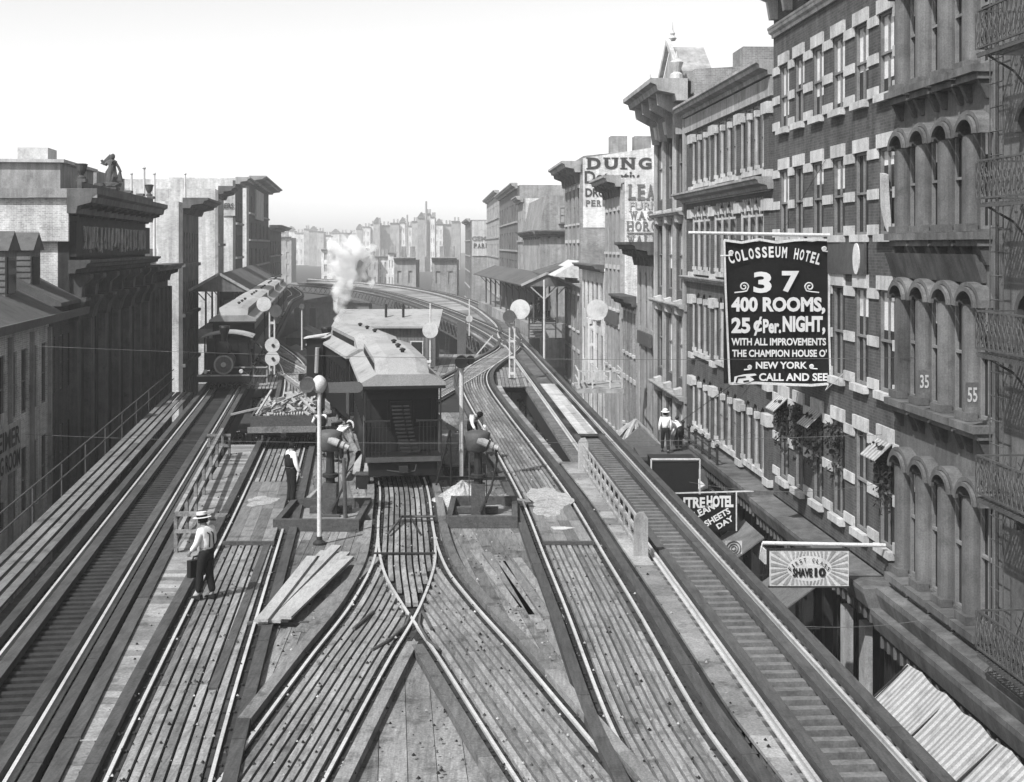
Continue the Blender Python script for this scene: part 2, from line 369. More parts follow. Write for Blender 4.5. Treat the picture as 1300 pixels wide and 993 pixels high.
# ============================================================ TRACKS
def smooth_path(pts, step=.7):
    P = [Vector((a, b, 0)) for a, b in pts]; P = [P[0] * 2 - P[1]] + P + [P[-1] * 2 - P[-2]]; o = []
    for i in range(1, len(P) - 2):
        n = max(1, int((P[i + 1] - P[i]).length / step))
        for k in range(n):
            t = k / n; a, b, c, d = P[i - 1:i + 3]
            o.append(.5 * ((2 * b) + (c - a) * t + (2 * a - 5 * b + 4 * c - d) * t * t + (3 * b - a - 3 * c + d) * t ** 3))
    o.append(P[-2]); return o
def frame_at(path, i):
    a = path[max(0, i - 1)]; b = path[min(len(path) - 1, i + 1)]; d = (b - a).normalized(); return path[i], Vector((d.y, -d.x, 0))
def offs(path, s): return [q + n * s for q, n in (frame_at(path, i) for i in range(len(path)))]
def strip(mb, path, a, b, z0, z1, keep=None, cut=0, rnd=None):
    """box section between lateral offsets a..b swept along the path, in one or many lengths"""
    L = offs(path, a); Rr = offs(path, b); prev = None; i = 0; n = len(path); start = True
    nxt = random.uniform(2, cut) if cut else 1e9; acc = 0
    def ring(k, sh=0):
        l, r = L[k], Rr[k]
        if sh:
            k2 = min(n - 1, k + 1); l = l.lerp(L[k2], sh); r = r.lerp(Rr[k2], sh)
        return [(l.x, l.y, z0), (r.x, r.y, z0), (r.x, r.y, z1), (l.x, l.y, z1)]
    seg = []
    def flush(seg):
        if len(seg) < 2: return
        vs = [p for rg in seg for p in rg]; fs = [(0, 3, 2, 1)]; m = len(seg)
        for j in range(m - 1):
            for k in range(4): fs.append((j * 4 + k, j * 4 + (k + 1) % 4, (j + 1) * 4 + (k + 1) % 4, (j + 1) * 4 + k))
        fs.append(tuple((m - 1) * 4 + k for k in range(4))); mb.add(vs, fs)
    for k in range(n):
        c = (L[k] + Rr[k]) / 2
        if keep and not keep(c.x, c.y): flush(seg); seg = []; continue
        if k and seg: acc += (path[k] - path[k - 1]).length
        seg.append(ring(k))
        if cut and acc > nxt:
            flush(seg); seg = [ring(k, .04)]; acc = 0; nxt = random.uniform(cut * .5, cut * 1.5)
    flush(seg)
GA = 1.44
def rail_mb(path, off, keep=None, top=.0, h=.14):
    mb = MB(); strip(mb, path, off - .028, off + .028, top - .035, top, keep); strip(mb, path, off - .011, off + .011, top - h + .02, top - .035, keep)
    strip(mb, path, off - .065, off + .065, top - h, top - h + .02, keep); return mb
def xat(pts):
    P = sorted((b, a) for a, b in pts)
    def f(y):
        if y <= P[0][0]: (a, b), (c, d) = P[0], P[1]
        elif y >= P[-1][0]: (a, b), (c, d) = P[-2], P[-1]
        else:
            for (a, b), (c, d) in zip(P, P[1:]):
                if a <= y <= c: break
        return b + (d - b) * (y - a) / (c - a)
    return f
GZ = [0.]
def planked_track(label, pts, keepL=None, keepR=None, keepP=None, n=8, guards=(1, 1), keepG=None, gm='beam', step=.7):
    path = smooth_path(pts, step); GZ[0] += .0035; gz = GZ[0]
    t = thing('railway_track', label, 'railway track', (path[0].x, path[0].y, -.2), 'tracks on the elevated structure')
    rail_mb(path, -GA / 2, keepL, gz * .6).build('rail', 'railtop', t); rail_mb(path, GA / 2, keepR, gz * .6 + .001).build('rail', 'railtop', t)
    b = MB(); w0 = -.60; w1 = .60; pw = (w1 - w0) / n
    for i in range(n): strip(b, path, w0 + pw * i + .023, w0 + pw * (i + 1) - .023, -.09 - gz, -.025 + gz * .4 + random.uniform(-.006, .006), keepP, 4)
    b.build('plank_bed', 'plank', t)
    sp_ = MB(); acc = 0
    for i in range(1, len(path) - 1):
        acc += (path[i] - path[i - 1]).length
        if path[i].y > 58 or acc < .5: continue
        acc = 0; q, nn = frame_at(path, i)
        for s_, kp in ((-1, keepL), (1, keepR)):
            for e_ in (-.085, .085):
                c = q + nn * (s_ * GA / 2 + e_)
                if kp and not kp(c.x, c.y): continue
                sp_.box(c.x - .022, c.x + .022, c.y - .03, c.y + .03, -.12, -.035)
    if sp_.v: tag(sp_.build('rail_spikes', 'iron', t), kind='stuff')
    for s, gk in zip((-1, 1), guards):
        bm_ = MB(); a, c = GA / 2 - .115, GA / 2 + .168; strip(bm_, path, *((s * a, s * c) if s > 0 else (-c, -a)), -.13, -.066 - gz * .1, (lambda x, y: y > 33.6) if keepP and 'coach' in label else keepP, 6); bm_.build('rail_gap_shade', 'tied', t)  # dark strip added as painted shade in the gap beside each rail
        if gk:
            a = GA / 2 + .17; c = a + .21; g = MB(); strip(g, path, *((s * a, s * c) if s > 0 else (s * c, s * a)), -.14 + gz, .055 + gz, (keepG or (None, None))[0 if s < 0 else 1], 7)
            g.build('guard_timber', gm, t)
    return t, path
def open_track(label, pts, sp=.46, tw=2.35, tm='tie', y1ind=60, girders=True, outl=True):
    path = smooth_path(pts, .7)
    t = thing('railway_track', label, 'railway track', (path[0].x, path[0].y, -.4), 'tracks on the elevated structure')
    for s in (-1, 1):
        rail_mb(path, s * GA / 2, None, .02).build('rail', 'railtop', t)
        for a, c in ((GA / 2 + .2, GA / 2 + .40), ):
            if s < 0 and not outl: continue
            g = MB(); strip(g, path, *((s * a, s * c) if s > 0 else (-c, -a)), -.12, .06, None, 8); g.build('guard_timber', 'beam', t)
        g = MB(); a, c = (GA / 2 - .34, GA / 2 - .12); strip(g, path, *((a, c) if s > 0 else (-c, -a)), -.12, .03, None, 8); g.build('guard_timber', 'beam', t)
    # ties: the nearest are parts of their own
    acc = 0; k = 0; rest = MB(); pos = []
    for i in range(len(path) - 1):
        L = (path[i + 1] - path[i]).length
        while acc < L:
            q = path[i].lerp(path[i + 1], acc / L); d = (path[i + 1] - path[i]) / L; pos.append((q, d)); acc += sp
        acc -= L
    tmesh = MB().box(-tw / 2, tw / 2, -.09, .09, -.30, -.124).mesh('tie', M[tm])
    for q, d in pos:
        a = math.atan2(d.y, d.x) - math.pi / 2
        if k < 95 and q.y > 17:
            o = bpy.data.objects.new('tie', tmesh); put(o, t); o.location = q - t.location + Vector((0, 0, -t.location.z - .4 + .4)); o.location.z = -t.location.z
            o.rotation_euler = (0, 0, a + random.uniform(-.01, .01)); k += 1
        else:
            n = Vector((d.y, -d.x, 0)); A = q - n * tw / 2; B = q + n * tw / 2; rest.bar((A.x, A.y, -.212), (B.x, B.y, -.212), .18, .176)
    tag(rest.build('ties', tm, t), kind='stuff')
    if girders:
        for s in (-1, 1):
            g = MB(); strip(g, path, s * .95 - .13, s * .95 + .13, -1.2, -.305); g.build('girder', 'iron', t)
    return t, path

# rails measured from the photo, on the deck plane
T1p = [(-5.12 - .141 * y, y) for y in (14, 40, 70, 100, 140, 180)] + [(-33, 205), (-40, 240)]
T2p = [(-5.02 + .1, 15), (-4.97 - .115 * 4.5 + .27, 21.3), (-5.93, 28), (-6.75, 35), (-7.52, 41.5), (-8.3, 48), (-9.2, 56), (-10.35, 64), (-11.9, 74), (-14.2, 85), (-17.2, 96), (-19.6, 104)]
T2p = [(-4.47, 15), (-5.23, 21.3), (-6.07, 29), (-6.75, 35.3), (-7.45, 41.5), (-8.3, 48.8), (-9.25, 57), (-10.4, 65), (-12.0, 75), (-14.3, 86), (-17.2, 97), (-19.6, 105)]
LTp = [(-3.6, 15), (-3.33, 18.5), (-3.12, 21.36), (-2.91, 24.07), (-2.62, 27.4), (-2.52, 30.9), (-2.66, 33.6), (-2.88, 36.2)]
RTp = [(1.75, 15), (.83, 18.5), (.12, 21.3), (-.68, 24.5), (-1.22, 26.5), (-1.66, 28.2), (-2.13, 30.2), (-2.47, 32.3), (-2.75, 34.7), (-2.95, 36.8)]
T3p = [(-1.93, 26.4), (-2.12, 28.2), (-2.33, 30), (-2.5, 31.6), (-2.65, 33.4), (-2.87, 36), (-3.3, 40.8), (-3.95, 45.5), (-4.9, 51), (-6.2, 57), (-7.7, 62.5), (-9.5, 68), (-13.2, 80), (-17.0, 92), (-20.2, 106)]
T4p = [(3.0, 15), (2.55, 18.5), (2.2, 21.3), (1.95, 24.5), (1.68, 27.5), (1.2, 34), (.95, 37), (.0, 49.8), (-.78, 57.5), (-1.45, 65), (-1.95, 71.5), (-2.15, 77), (-1.7, 83), (-.7, 90), (.3, 97)]
T4p = [(2.85, 15), (2.5, 18.5), (2.2, 21.3), (1.83, 27.2), (1.5, 31.9), (.96, 39.6), (-.02, 50), (-.75, 57.3), (-1.72, 67.5), (-2.1, 73.5), (-2.1, 79), (-1.6, 85), (-.7, 92)]
T5p = [(6.035 - .0582 * y, y) for y in (14, 30, 50, 70, 90, 110)] + [(-.75, 125), (-2.1, 143), (-3.9, 162), (-6.8, 184), (-11.5, 210), (-19, 240), (-29, 268), (-45, 300)]
T6p = [(-6.4, 55), (-4.9, 61), (-3.75, 68.5), (-2.75, 76), (-1.9, 82.5), (-1.0, 89.5), (-.2, 97), (.05, 106)]
T7p = [(.35, 97), (-.5, 105), (-1.6, 114), (-3.6, 128), (-6.5, 146), (-10.2, 166), (-15.5, 192), (-22, 219), (-31, 246), (-42, 268)]
xb = xat([(a - GA / 2, b) for a, b in RTp]); xc = xat([(a + GA / 2, b) for a, b in LTp])
inb = lambda x, y: x < xb(y) - .05 or y > 34.6
rt_keep = lambda x, y: x > xc(y) + .05 and y < 34.6
lt_keep = lambda x, y: x < xb(y) - .05 and y < 33.4
planked_track('planked track on the left with smooth boards, a man standing at its left rail', T2p, n=7)
planked_track('planked track curving to the lower left out of the central crossing', LTp, None, lambda x, y: True, lt_keep, keepG=(lambda x, y: 20.6 < y < 36, lambda x, y: y < 24.9), gm='beaml', step=.3)
planked_track('planked track curving to the lower right out of the central crossing', RTp, None, None, rt_keep, keepG=(lambda x, y: y < 24.9, lambda x, y: y < 36), gm='beaml', step=.3)
planked_track('central planked track carrying the wooden coach', T3p, lambda x, y: y > 36, lambda x, y: y > 36, lambda x, y: y > 33.6 or xb(y) + .08 < x < xc(y) - .08, keepG=(lambda x, y: y > 36.3,) * 2, gm='beaml', step=.35)
planked_track('wide planked track right of the centre passing a heap of spilled white sand', T4p, n=9)
planked_track('short planked crossover running to the upper right behind the coach', T6p, n=9, guards=(1, 0))
open_track('open tied track on the far left under the steam train', T1p, sp=.36, tm='tied')
open_track('open tied track on the far right beside the hotel street', T5p, sp=.46, outl=False)
open_track('outer track of the distant viaduct curving away to the left', T7p, sp=.9, girders=False)
# frog castings at the crossing
t = thing('track_crossing', 'V shaped steel crossing where the two central curves part', 'rail crossing', (-1.94, 26.45, 0))
for s in (-1, 1):
    MB().path([(-1.94 + s * .10, 26.9, .005), (-1.94 + s * .13, 26.1, .005), (-1.94 + s * .36, 25.1, .005), (-1.94 + s * .62, 24.5, .005)], .03, 6).build('wing_rail', 'irong', t)
MB().box(-2.12, -1.76, 26.1, 26.9, -.06, -.012).build('base_plate', 'iron', t)
for s, x in ((-1, -3.05), (1, -1.55)):
    m = MB().path([(x - s * .25 + (0 if s < 0 else .0), 27.0, .02), (x, 25.8, .02)], .035, 6)
    tag(m.build('check_rail', 'irong'), 'short dark check rail beside the %s curve of the crossing' % ('left' if s < 0 else 'right'), 'rail')

# ============================================================ DECKS  (structure)
x2L = xat([(a - GA / 2 - .46, b) for a, b in T2p]); x2R = xat([(a + GA / 2 + .1, b) for a, b in T2p])
xLT = xat([(a - .9, b) for a, b in LTp if b < 34] + [(a - .9, b) for a, b in T3p if b > 35])
xRT = xat([(a + .9, b) for a, b in RTp if b < 34] + [(a + .9, b) for a, b in T3p if b > 35])
x4L = xat([(a - GA / 2 - .1, b) for a, b in T4p]); x4R = xat([(a + GA / 2 + .45, b) for a, b in T4p])
x5L = xat([(a - GA / 2 - .15, b) for a, b in T5p]); x1R = xat([(a + GA / 2 + .42, b) for a, b in T1p])
x1L = xat([(a - GA / 2 - .42, b) for a, b in T1p])
def deck(name, y0, y1, fl, fr, z, m, bw=.24, gap=.012, kp=None, cross=False, th=.06, cut=5):
    mb = MB()
    if cross:
        y = y0
        while y < y1:
            ye = min(y + bw, y1); mb.hexa([(fl(y), y, z - th), (fr(y), y, z - th), (fr(ye - gap), ye - gap, z - th), (fl(ye - gap), ye - gap, z - th),
                     (fl(y), y, z), (fr(y), y, z), (fr(ye - gap), ye - gap, z), (fl(ye - gap), ye - gap, z)]); y = ye
    else:
        xs0 = min(fl(y0), fl(y1), fl((y0 + y1) / 2)); xs1 = max(fr(y0), fr(y1), fr((y0 + y1) / 2)); sl_ = ((fl(y1) + fr(y1)) - (fl(y0) + fr(y0))) / 2 / (y1 - y0)
        span = xs1 - xs0 + abs(sl_) * (y1 - y0) + 2; n = int(span / bw) + 2; x = xs0 - 1 - max(0, sl_ * (y1 - y0))
        for i in range(n):
            c0 = x + bw * i; path = [Vector((c0 + sl_ * (y - y0), y, 0)) for y in [y0 + (y1 - y0) * k / max(2, int((y1 - y0) / .25)) for k in range(max(2, int((y1 - y0) / .25)) + 1)]]
            keep = lambda xx, yy: fl(yy) + bw / 2 * 0 < xx < fr(yy) and (kp is None or kp(xx, yy))
            strip(mb, path, -bw / 2 + gap / 2, bw / 2 - gap / 2, z - th, z + random.uniform(-.004, .004), keep, cut)
    return st(mb, name, m)
deck('left_plank_deck', 15, 39.5, x2R, lambda y: xLT(y) + .15, -.075, 'deck', .22)
deck('left_far_plank_deck', 39.5, 66, x2R, lambda y: xLT(y) + .15, -.075, 'deck', .22)
deck('right_plank_deck', 15, 35.6, lambda y: xRT(y) - .15, x4L, -.075, 'deck', .26)
deck('right_far_plank_deck', 35.6, 60, lambda y: xRT(y) - .15, x4L, -.075, 'deck', .26)
deck('front_plank_deck', 15, 25.9, lambda y: xLT(y) + 1.65, lambda y: xRT(y) - 1.65, -.085, 'deck', .42)
deck('left_walkway', 14, 50, lambda y: x1R(y) + .33 + max(0, (y - 40) * .02), lambda y: x2L(y) + .12, -.02, 'walk', .32, .01, cross=True)
deck('right_walkway', 14, 46, lambda y: x4R(y) + .12, lambda y: x5L(y) - .05, -.02, 'walk', .9, .008, cross=True)
deck('narrow_ledge', 46, 71, lambda y: x4R(y) - .1, lambda y: x4R(y) + .22, -.02, 'walk', .8, .008, cross=True)
deck('far_plank_deck', 71, 82, lambda y: x4R(y) + .1, lambda y: x5L(y), -.05, 'plank', .2, .03)
deck('left_outer_walkway', 16, 68, lambda y: x1L(y) - 1.45, lambda y: x1L(y) - .35, -.03, 'beaml', .3, .10)
deck('left_lattice_platform', 70, 84, lambda y: -14.4 - .1 * (y - 70), lambda y: xat(T2p)(y) - .9, -.03, 'plank', .2, .05)
deck('yard_platform', 66, 92, lambda y: xat(T3p)(y) + 1.3 if y < 80 else -11.5, lambda y: xat([(a - 1.0, b) for a, b in T6p])(y) if y > 62 else -6, -.06, 'deck', .3, .02)
# timber curbs lining the decks
for nm, f, y0, y1, ofs in (('deck_curb', x1R, 14, 50, .22),):
    mb = MB(); strip(mb, [Vector((f(y) + ofs, y, 0)) for y in range(int(y0), int(y1) + 1, 2)], -.12, .12, -.5, .04, None, 8); st(mb, nm, 'beam')
# substructure: timber under the decks, cross girders and columns
x3 = xat(T3p); x2 = xat(T2p); x6 = xat(T6p)
for y0, y1, fl, fr in ((14, 46, lambda y: x1R(y) + .35, lambda y: x5L(y) - .4), (46, 50, lambda y: x1R(y) + .35, lambda y: x4R(y) + .15), (50, 72, lambda y: x2L(y) + .1, lambda y: x4R(y) + .15),
                       (72, 100, lambda y: x2(y) - 1, lambda y: max(x3(y), x2(y)) + 1.1), (72, 97, lambda y: x6(y) - 1.1, lambda y: max(x5L(y), x6(y) + 1.2))):
    mb = MB(); y = y0
    while y < y1:
        a, b = y, min(y + 1, y1); mb.hexa([(fl(a), a, -.5), (fr(a), a, -.5), (fr(b), b, -.5), (fl(b), b, -.5), (fl(a), a, -.155), (fr(a), a, -.155), (fr(b), b, -.155), (fl(b), b, -.155)]); y += 1
    st(mb, 'deck_substructure', 'tied')  # near-black colour paints the shade seen between the deck boards
# the far viaduct floor between its two tracks
vp = smooth_path([(-.9, 97), (-2.3, 107), (-3.3, 115), (-5.3, 131), (-8.9, 152), (-13.6, 177), (-19.5, 203), (-28, 232), (-38, 256), (-50, 276)], 3)
vq = smooth_path([(1.9, 97), (1.2, 107), (.8, 115), (-.2, 131), (-1.9, 152), (-4.3, 177), (-9.6, 210), (-17.5, 241), (-27.5, 269), (-42, 301)], 3)
mb = MB(); n = min(len(vp), len(vq))
for i in range(n - 1):
    a, b = vp[int(i * (len(vp) - 1) / n)], vp[int((i + 1) * (len(vp) - 1) / n)]; c, d = vq[int(i * (len(vq) - 1) / n)], vq[int((i + 1) * (len(vq) - 1) / n)]
    mb.hexa([(a.x, a.y, -.6), (c.x, c.y, -.6), (d.x, d.y, -.6), (b.x, b.y, -.6), (a.x, a.y, -.31), (c.x, c.y, -.31), (d.x, d.y, -.31), (b.x, b.y, -.31)])
st(mb, 'viaduct_floor', 'walk')
t = thing('lattice_girder', 'curved iron lattice girder along the near edge of the far viaduct', 'girder', (vp[0].x, vp[0].y, -1.8))
mb = MB(); ch = MB()
for i in range(0, len(vp) - 1):
    a, b = vp[i].copy(), vp[i + 1].copy()
    for z in (-.35, -1.75): ch.bar((a.x, a.y, z), (b.x, b.y, z), .14, .16)
    mb.bar((a.x, a.y, -.35), (b.x, b.y, -1.75), .07, .07); mb.bar((a.x, a.y, -1.75), (b.x, b.y, -.35), .07, .07)
ch.build('chord', 'irong', t); mb.build('lattice', 'irong', t)
def column(x, y, lab, h=5.5):
    t = thing('iron_column', lab, 'column', (x, y, ZS), 'columns carrying the railway')
    m = MB()
    for dx in (-.17, .17): m.box(x + dx - .03, x + dx + .03, y - .18, y + .18, ZS, ZS + h)
    for k in range(12):
        z = ZS + h * k / 12; m.bar((x - .17, y - .16, z), (x + .17, y - .16, z + h / 12), .04, .03); m.bar((x + .17, y - .16, z), (x - .17, y - .16, z + h / 12), .04, .03)
    m.build('shaft', 'iron', t); MB().box(x - .4, x + .4, y - .4, y + .4, ZS, ZS + .25).build('base', 'irong', t)
    MB().box(x - .35, x + .35, y - .35, y + .35, ZS + h, ZS + h + .12).build('cap', 'iron', t)
for y in (20, 34, 48, 62, 76, 90):
    column(xat(T5p)(y) + 1.0, y, 'dark iron column under the outer edge of the right hand track', 4.6)
    column(xat(T1p)(y) - 1.0, y, 'dark iron column under the outer edge of the left hand track', 4.6)
    column(xat(T1p)(y) + 1.1, y + 1, 'dark iron column under the inner edge of the left hand track', 4.6)
    if y > 45: column(xat(T5p)(y) - 1.0, y, 'dark iron column under the inner edge of the right hand track', 4.6)
for i, y in enumerate((104, 122, 142, 165, 190)):
    q = min(vp, key=lambda v: abs(v.y - y)); column(q.x + .3, q.y, 'iron column under the curved far viaduct', 4.1)
# smooth board covers laid between rails
def cover(label, pts, y0, y1, m='walk', z=.035):
    f = xat(pts); t = thing('board_cover', label, 'board cover', (f(y0), y0, 0))
    mb = MB()
    for k in range(4):
        a = -.60 + .3 * k + .003; b = a + .294
        y = y0
        while y < y1 - .01:
            e = min(y + (y1 - y0) / 2, y1); mb.hexa([(f(y) + a, y, -.016), (f(y) + b, y, -.016), (f(e) + b, e - .01, -.016), (f(e) + a, e - .01, -.016), (f(y) + a, y, z), (f(y) + b, y, z), (f(e) + b, e - .01, z), (f(e) + a, e - .01, z)]); y = e
    mb.build('boards', m, t); MB().box(f(y0) - .64, f(y0) + .64, y0 - .14, y0 - .01, -.02, z + .03).build('end_batten', 'beam', t); return t
cover('smooth pale board cover between the rails left of the standing man in a waistcoat', T2p, 33.3, 41.8, 'beaml')
cover('board cover half buried by spilled white sand between the rails', T4p, 33.3, 38.5, 'beaml')
cover('long white board cover between the rails of the far right track', T5p, 52.3, 71.5, 'cover', .03)
def heap(name, label, cat, cx, cy, rx, ry, h, m, zb=-.07, n=52):
    mb = MB(); vs = []; fs = []; K = 14
    for j in range(K + 1):
        for i in range(n):
            r = j / K; t = 2 * math.pi * i / n; jit = 1 + .14 * math.sin(3 * t + 1) + .10 * math.sin(5 * t + cx) + r * (.05 * math.sin(11 * t + 2 * cy) + .03 * math.sin(17 * t))
            z = h * (1 - r) ** 1.0 * (1 + .12 * math.sin(9 * t + 5 * r)) + random.uniform(-1, 1) * h * .02
            vs.append((cx + rx * r * jit * math.cos(t), cy + ry * r * jit * math.sin(t), zb + max(0.004, z if r < 1 else .001)))
    for j in range(K):
        for i in range(n): fs.append((j * n + i, j * n + (i + 1) % n, (j + 1) * n + (i + 1) % n, (j + 1) * n + i))
    return tag(mb.add(vs, fs).build(name, m, smooth=True), label, cat)
heap('sand_spill', 'bright white sand spilled over the board cover between the rails', 'sand', xat(T4p)(38.3), 38.6, .60, 2.3, .05, 'sand', .03)
heap('sand_patch', 'small patch of white dust on the board cover below the sand spill', 'sand', xat(T4p)(34.9), 34.9, .28, .2, .012, 'whited', .04)
heap('sand_patch', 'thin pale dust patch on the left board cover', 'sand', xat(T2p)(38.6) - .1, 38.6, .42, .75, .010, 'sand', .038)
heap('sand_heap', 'rounded heap of pale sand behind the right switch post', 'sand', -1.45, 39.2, .95, .8, .55, 'sand')
heap('gravel_heap', 'low heap of grey gravel right of the right switch post', 'gravel', -.25, 38.8, .8, .6, .25, 'sandg')
heap('gravel_heap', 'small heap of pale gravel between the waistcoat man and the switch post', 'gravel', -5.55, 39.2, .55, .7, .45, 'sandg')
# low timber pens round the switch posts
def pen(label, x0, x1, y0, y1):
    t = thing('timber_curb', label, 'timber curb', ((x0 + x1) / 2, y0, -.07))
    MB().box(x0, x1, y0, y0 + .16, -.07, .24).build('beam', 'beam', t); MB().box(x0, x1, y1, y1 + .16, -.07, .22).build('beam', 'beam', t)
    MB().box(x0, x0 + .15, y0 + .163, y1 - .003, -.07, .2).build('beam', 'beam', t); MB().box(x1 - .15, x1, y0 + .163, y1 - .003, -.07, .2).build('beam', 'beam', t)
    f = MB().box(x0 + .16, x1 - .16, y0 + .17, y1 - .01, -.07, -.04); f.build('dusty_floor', 'sandg', t)
pen('timber curb framing the foot of the left switch post', -6.25, -4.0, 35.0, 38.0)
pen('timber curb framing the sandy foot of the right switch post', -1.75, .15, 35.4, 38.3)
pt = MB()
for x0, x1 in ((x1_, x1_ + .3) for x1_ in (-5.9, -5.4)): pass

# lumber on the decks: every plank a thing
def lumber(label, a, b, wd=.24, th=.06, z=-.07, m='pale', group=None, cat='plank'):
    o = MB().bar((a[0], a[1], z + th / 2), (b[0], b[1], z + th / 2), wd, th).build('loose_plank', m); tag(o, label, cat, group); return o
gl = 'planks piled on the left deck'
pl = [((-4.95, 26.3), (-4.5, 32.3), 0), ((-4.75, 26.2), (-4.62, 31.7), 0), ((-4.52, 26.3), (-4.18, 32.0), 0), ((-4.86, 26.0), (-4.28, 32.6), 1), ((-4.62, 26.05), (-3.98, 31.9), 1), ((-4.42, 26.1), (-3.8, 31.2), 2), ((-4.84, 25.9), (-4.66, 31.2), 2)]
nm = ['bottom left', 'bottom middle', 'bottom right', 'second layer long', 'second layer right', 'upper slanting', 'topmost']
for (a, b, k), s in zip(pl, nm): lumber('pale sawn plank, %s one of the pile on the left deck' % s, a, b, .24, .055, -.0 + .06 * k, 'pale', gl)
lumber('grey sawn plank lying apart to the right of the left pile', (-4.05, 25.9), (-3.25, 31.9), .3, .06, -.07, 'beaml', gl)
for k, x in enumerate((-4.9, -4.3)): lumber('short dark bearer under the %s end of the left plank pile' % ('left' if k == 0 else 'right'), (x - .3, 26.35), (x + .3, 26.35), .12, .07, -.07, 'beam', 'bearers under the planks', 'bearer')
lumber('long dark plank beside the right rail of the left track', (-5.0, 22.4), (-6.1, 33.5), .16, .08, -.07, 'beam')
gr = 'planks laid out on the right deck'
for k, (a, b) in enumerate([((.12, 27.4), (-.92, 32.6)), ((.36, 26.9), (-.62, 32.4)), ((.58, 25.9), (-.35, 32.1)), ((.72, 26.8), (-.12, 31.5)), ((.95, 26.7), (.12, 31.8))]):
    lumber('%s of five worn planks lying side by side on the right deck' % ('first', 'second', 'third', 'fourth', 'fifth')[k], a, b, .2, .06, -.07, 'beaml' if k % 2 else 'plank', gr)
for k, (a, b, m) in enumerate([((-4.95, 42.5), (-5.35, 47), 'pale'), ((-4.6, 42.3), (-4.95, 47.2), 'pale'), ((-5.35, 42.4), (-5.3, 47.5), 'beaml'), ((-4.25, 42), (-4.5, 46.3), 'pale')]):
    lumber('pale plank %s behind the left switch post' % ('leaning left', 'in the middle', 'set apart furthest left', 'nearest the coach')[k], a, b, .22, .06, .15, m, 'planks behind the left switch post')
for k, (a, b) in enumerate([((-2.0, 43), (-2.1, 50)), ((-1.7, 43), (-1.75, 49)), ((-1.2, 43.3), (-1.6, 50))]):
    lumber('worn plank %s on the trestle right of the coach' % ('nearest the coach', 'in the middle', 'furthest right')[k], a, b, .3, .07, .30, 'beaml', 'planks on the trestle')
t = thing('trestle', 'low timber trestle under planks right of the coach', 'trestle', (-1.6, 43.5, -.07))
for y in (43.6, 48.6):
    MB().box(-2.3, -.8, y, y + .14, .16, .29).build('beam', 'beam', t)
    for x in (-2.2, -.95): MB().box(x, x + .12, y, y + .12, -.07, .158).build('leg', 'beam', t)
t = thing('coal_box', 'small dark box beside the planks behind the left switch post', 'box', (-4.6, 41.2, -.07)); MB().box(-4.8, -4.4, 41.1, 41.5, -.07, .35).build('box', 'cart', t); MB().box(-4.83, -4.37, 41.07, 41.53, .352, .4).build('lid', 'beam', t)
for k, (x, y, r) in enumerate(((-7.98, 36.2, .2), (-8.05, 34.6, .0))):
    t = thing('wooden_trap', 'small wooden hatch on the left walkway, %s' % ('nearer the fence corner' if k else 'further from the man'), 'hatch', (x, y, -.02)); MB().box(x - .25, x + .2, y, y + .5, -.018, .07).build('lid', 'beaml', t); MB().box(x - .3, x + .25, y - .05, y + .55, -.019, .02).build('frame', 'beam', t)
t = thing('switch_rod', 'bent switch rod lying across the central track before the coach', 'switch rod', (-2.7, 35.5, .02))
MB().path([(-3.15, 34.2, .06), (-2.95, 35.9, .14), (-2.05, 35.9, .14)], .035).build('rod', 'irong', t); MB().path([(-2.7, 35.8, .12), (-2.35, 34.2, .05)], .03).build('link', 'iron', t)
MB().box(-3.35, -1.85, 32.1, 32.2, -.0, .03).build('bridle_bar', 'iron', t)
for k in range(9):
    y = random.uniform(19, 31); x = random.choice([xat(T4p)(y) + random.uniform(-.5, .5), xat(T4p)(y) + random.uniform(-.5, .5)])
    pass

# cinders, chips and bits of ballast lying about the decks
for nm_, m_, n_, lo, hi, lb in (('cinders', 'black', 1500, .012, .04, 'black cinders scattered over the plank decks'), ('wood_chips', 'pale', 500, .012, .035, 'pale wood chips and grit scattered over the plank decks')):
    mb = MB(); rr = random.Random(5 if m_ == 'black' else 9)
    for k in range(n_):
        y = 17 + 43 * rr.random() ** 1.4; x = rr.uniform(x1R(y) + .5, x4R(y) + .3); s_ = rr.uniform(lo, hi); a = rr.uniform(0, 3); z = -.01 if abs(x - (x1R(y) + x2L(y)) / 2) > .4 else -.015
        c, d = math.cos(a) * s_, math.sin(a) * s_; mb.add([(x - c, y - d, z), (x + d, y - c, z), (x + c, y + d, z), (x - d, y + c, z), (x, y, z + s_ * 1.1)], [(0, 1, 4), (1, 2, 4), (2, 3, 4), (3, 0, 4)])
    tag(mb.build(nm_, m_), lb, 'debris', kind='stuff')
# ============================================================ BUILDINGS, RIGHT SIDE
ur = lambda px, w=0: RF.u(px, w)
def cells(par, mb_name, m, fr, specs):
    for s in specs: MB().fbox(fr, *s).build(mb_name, m, par)

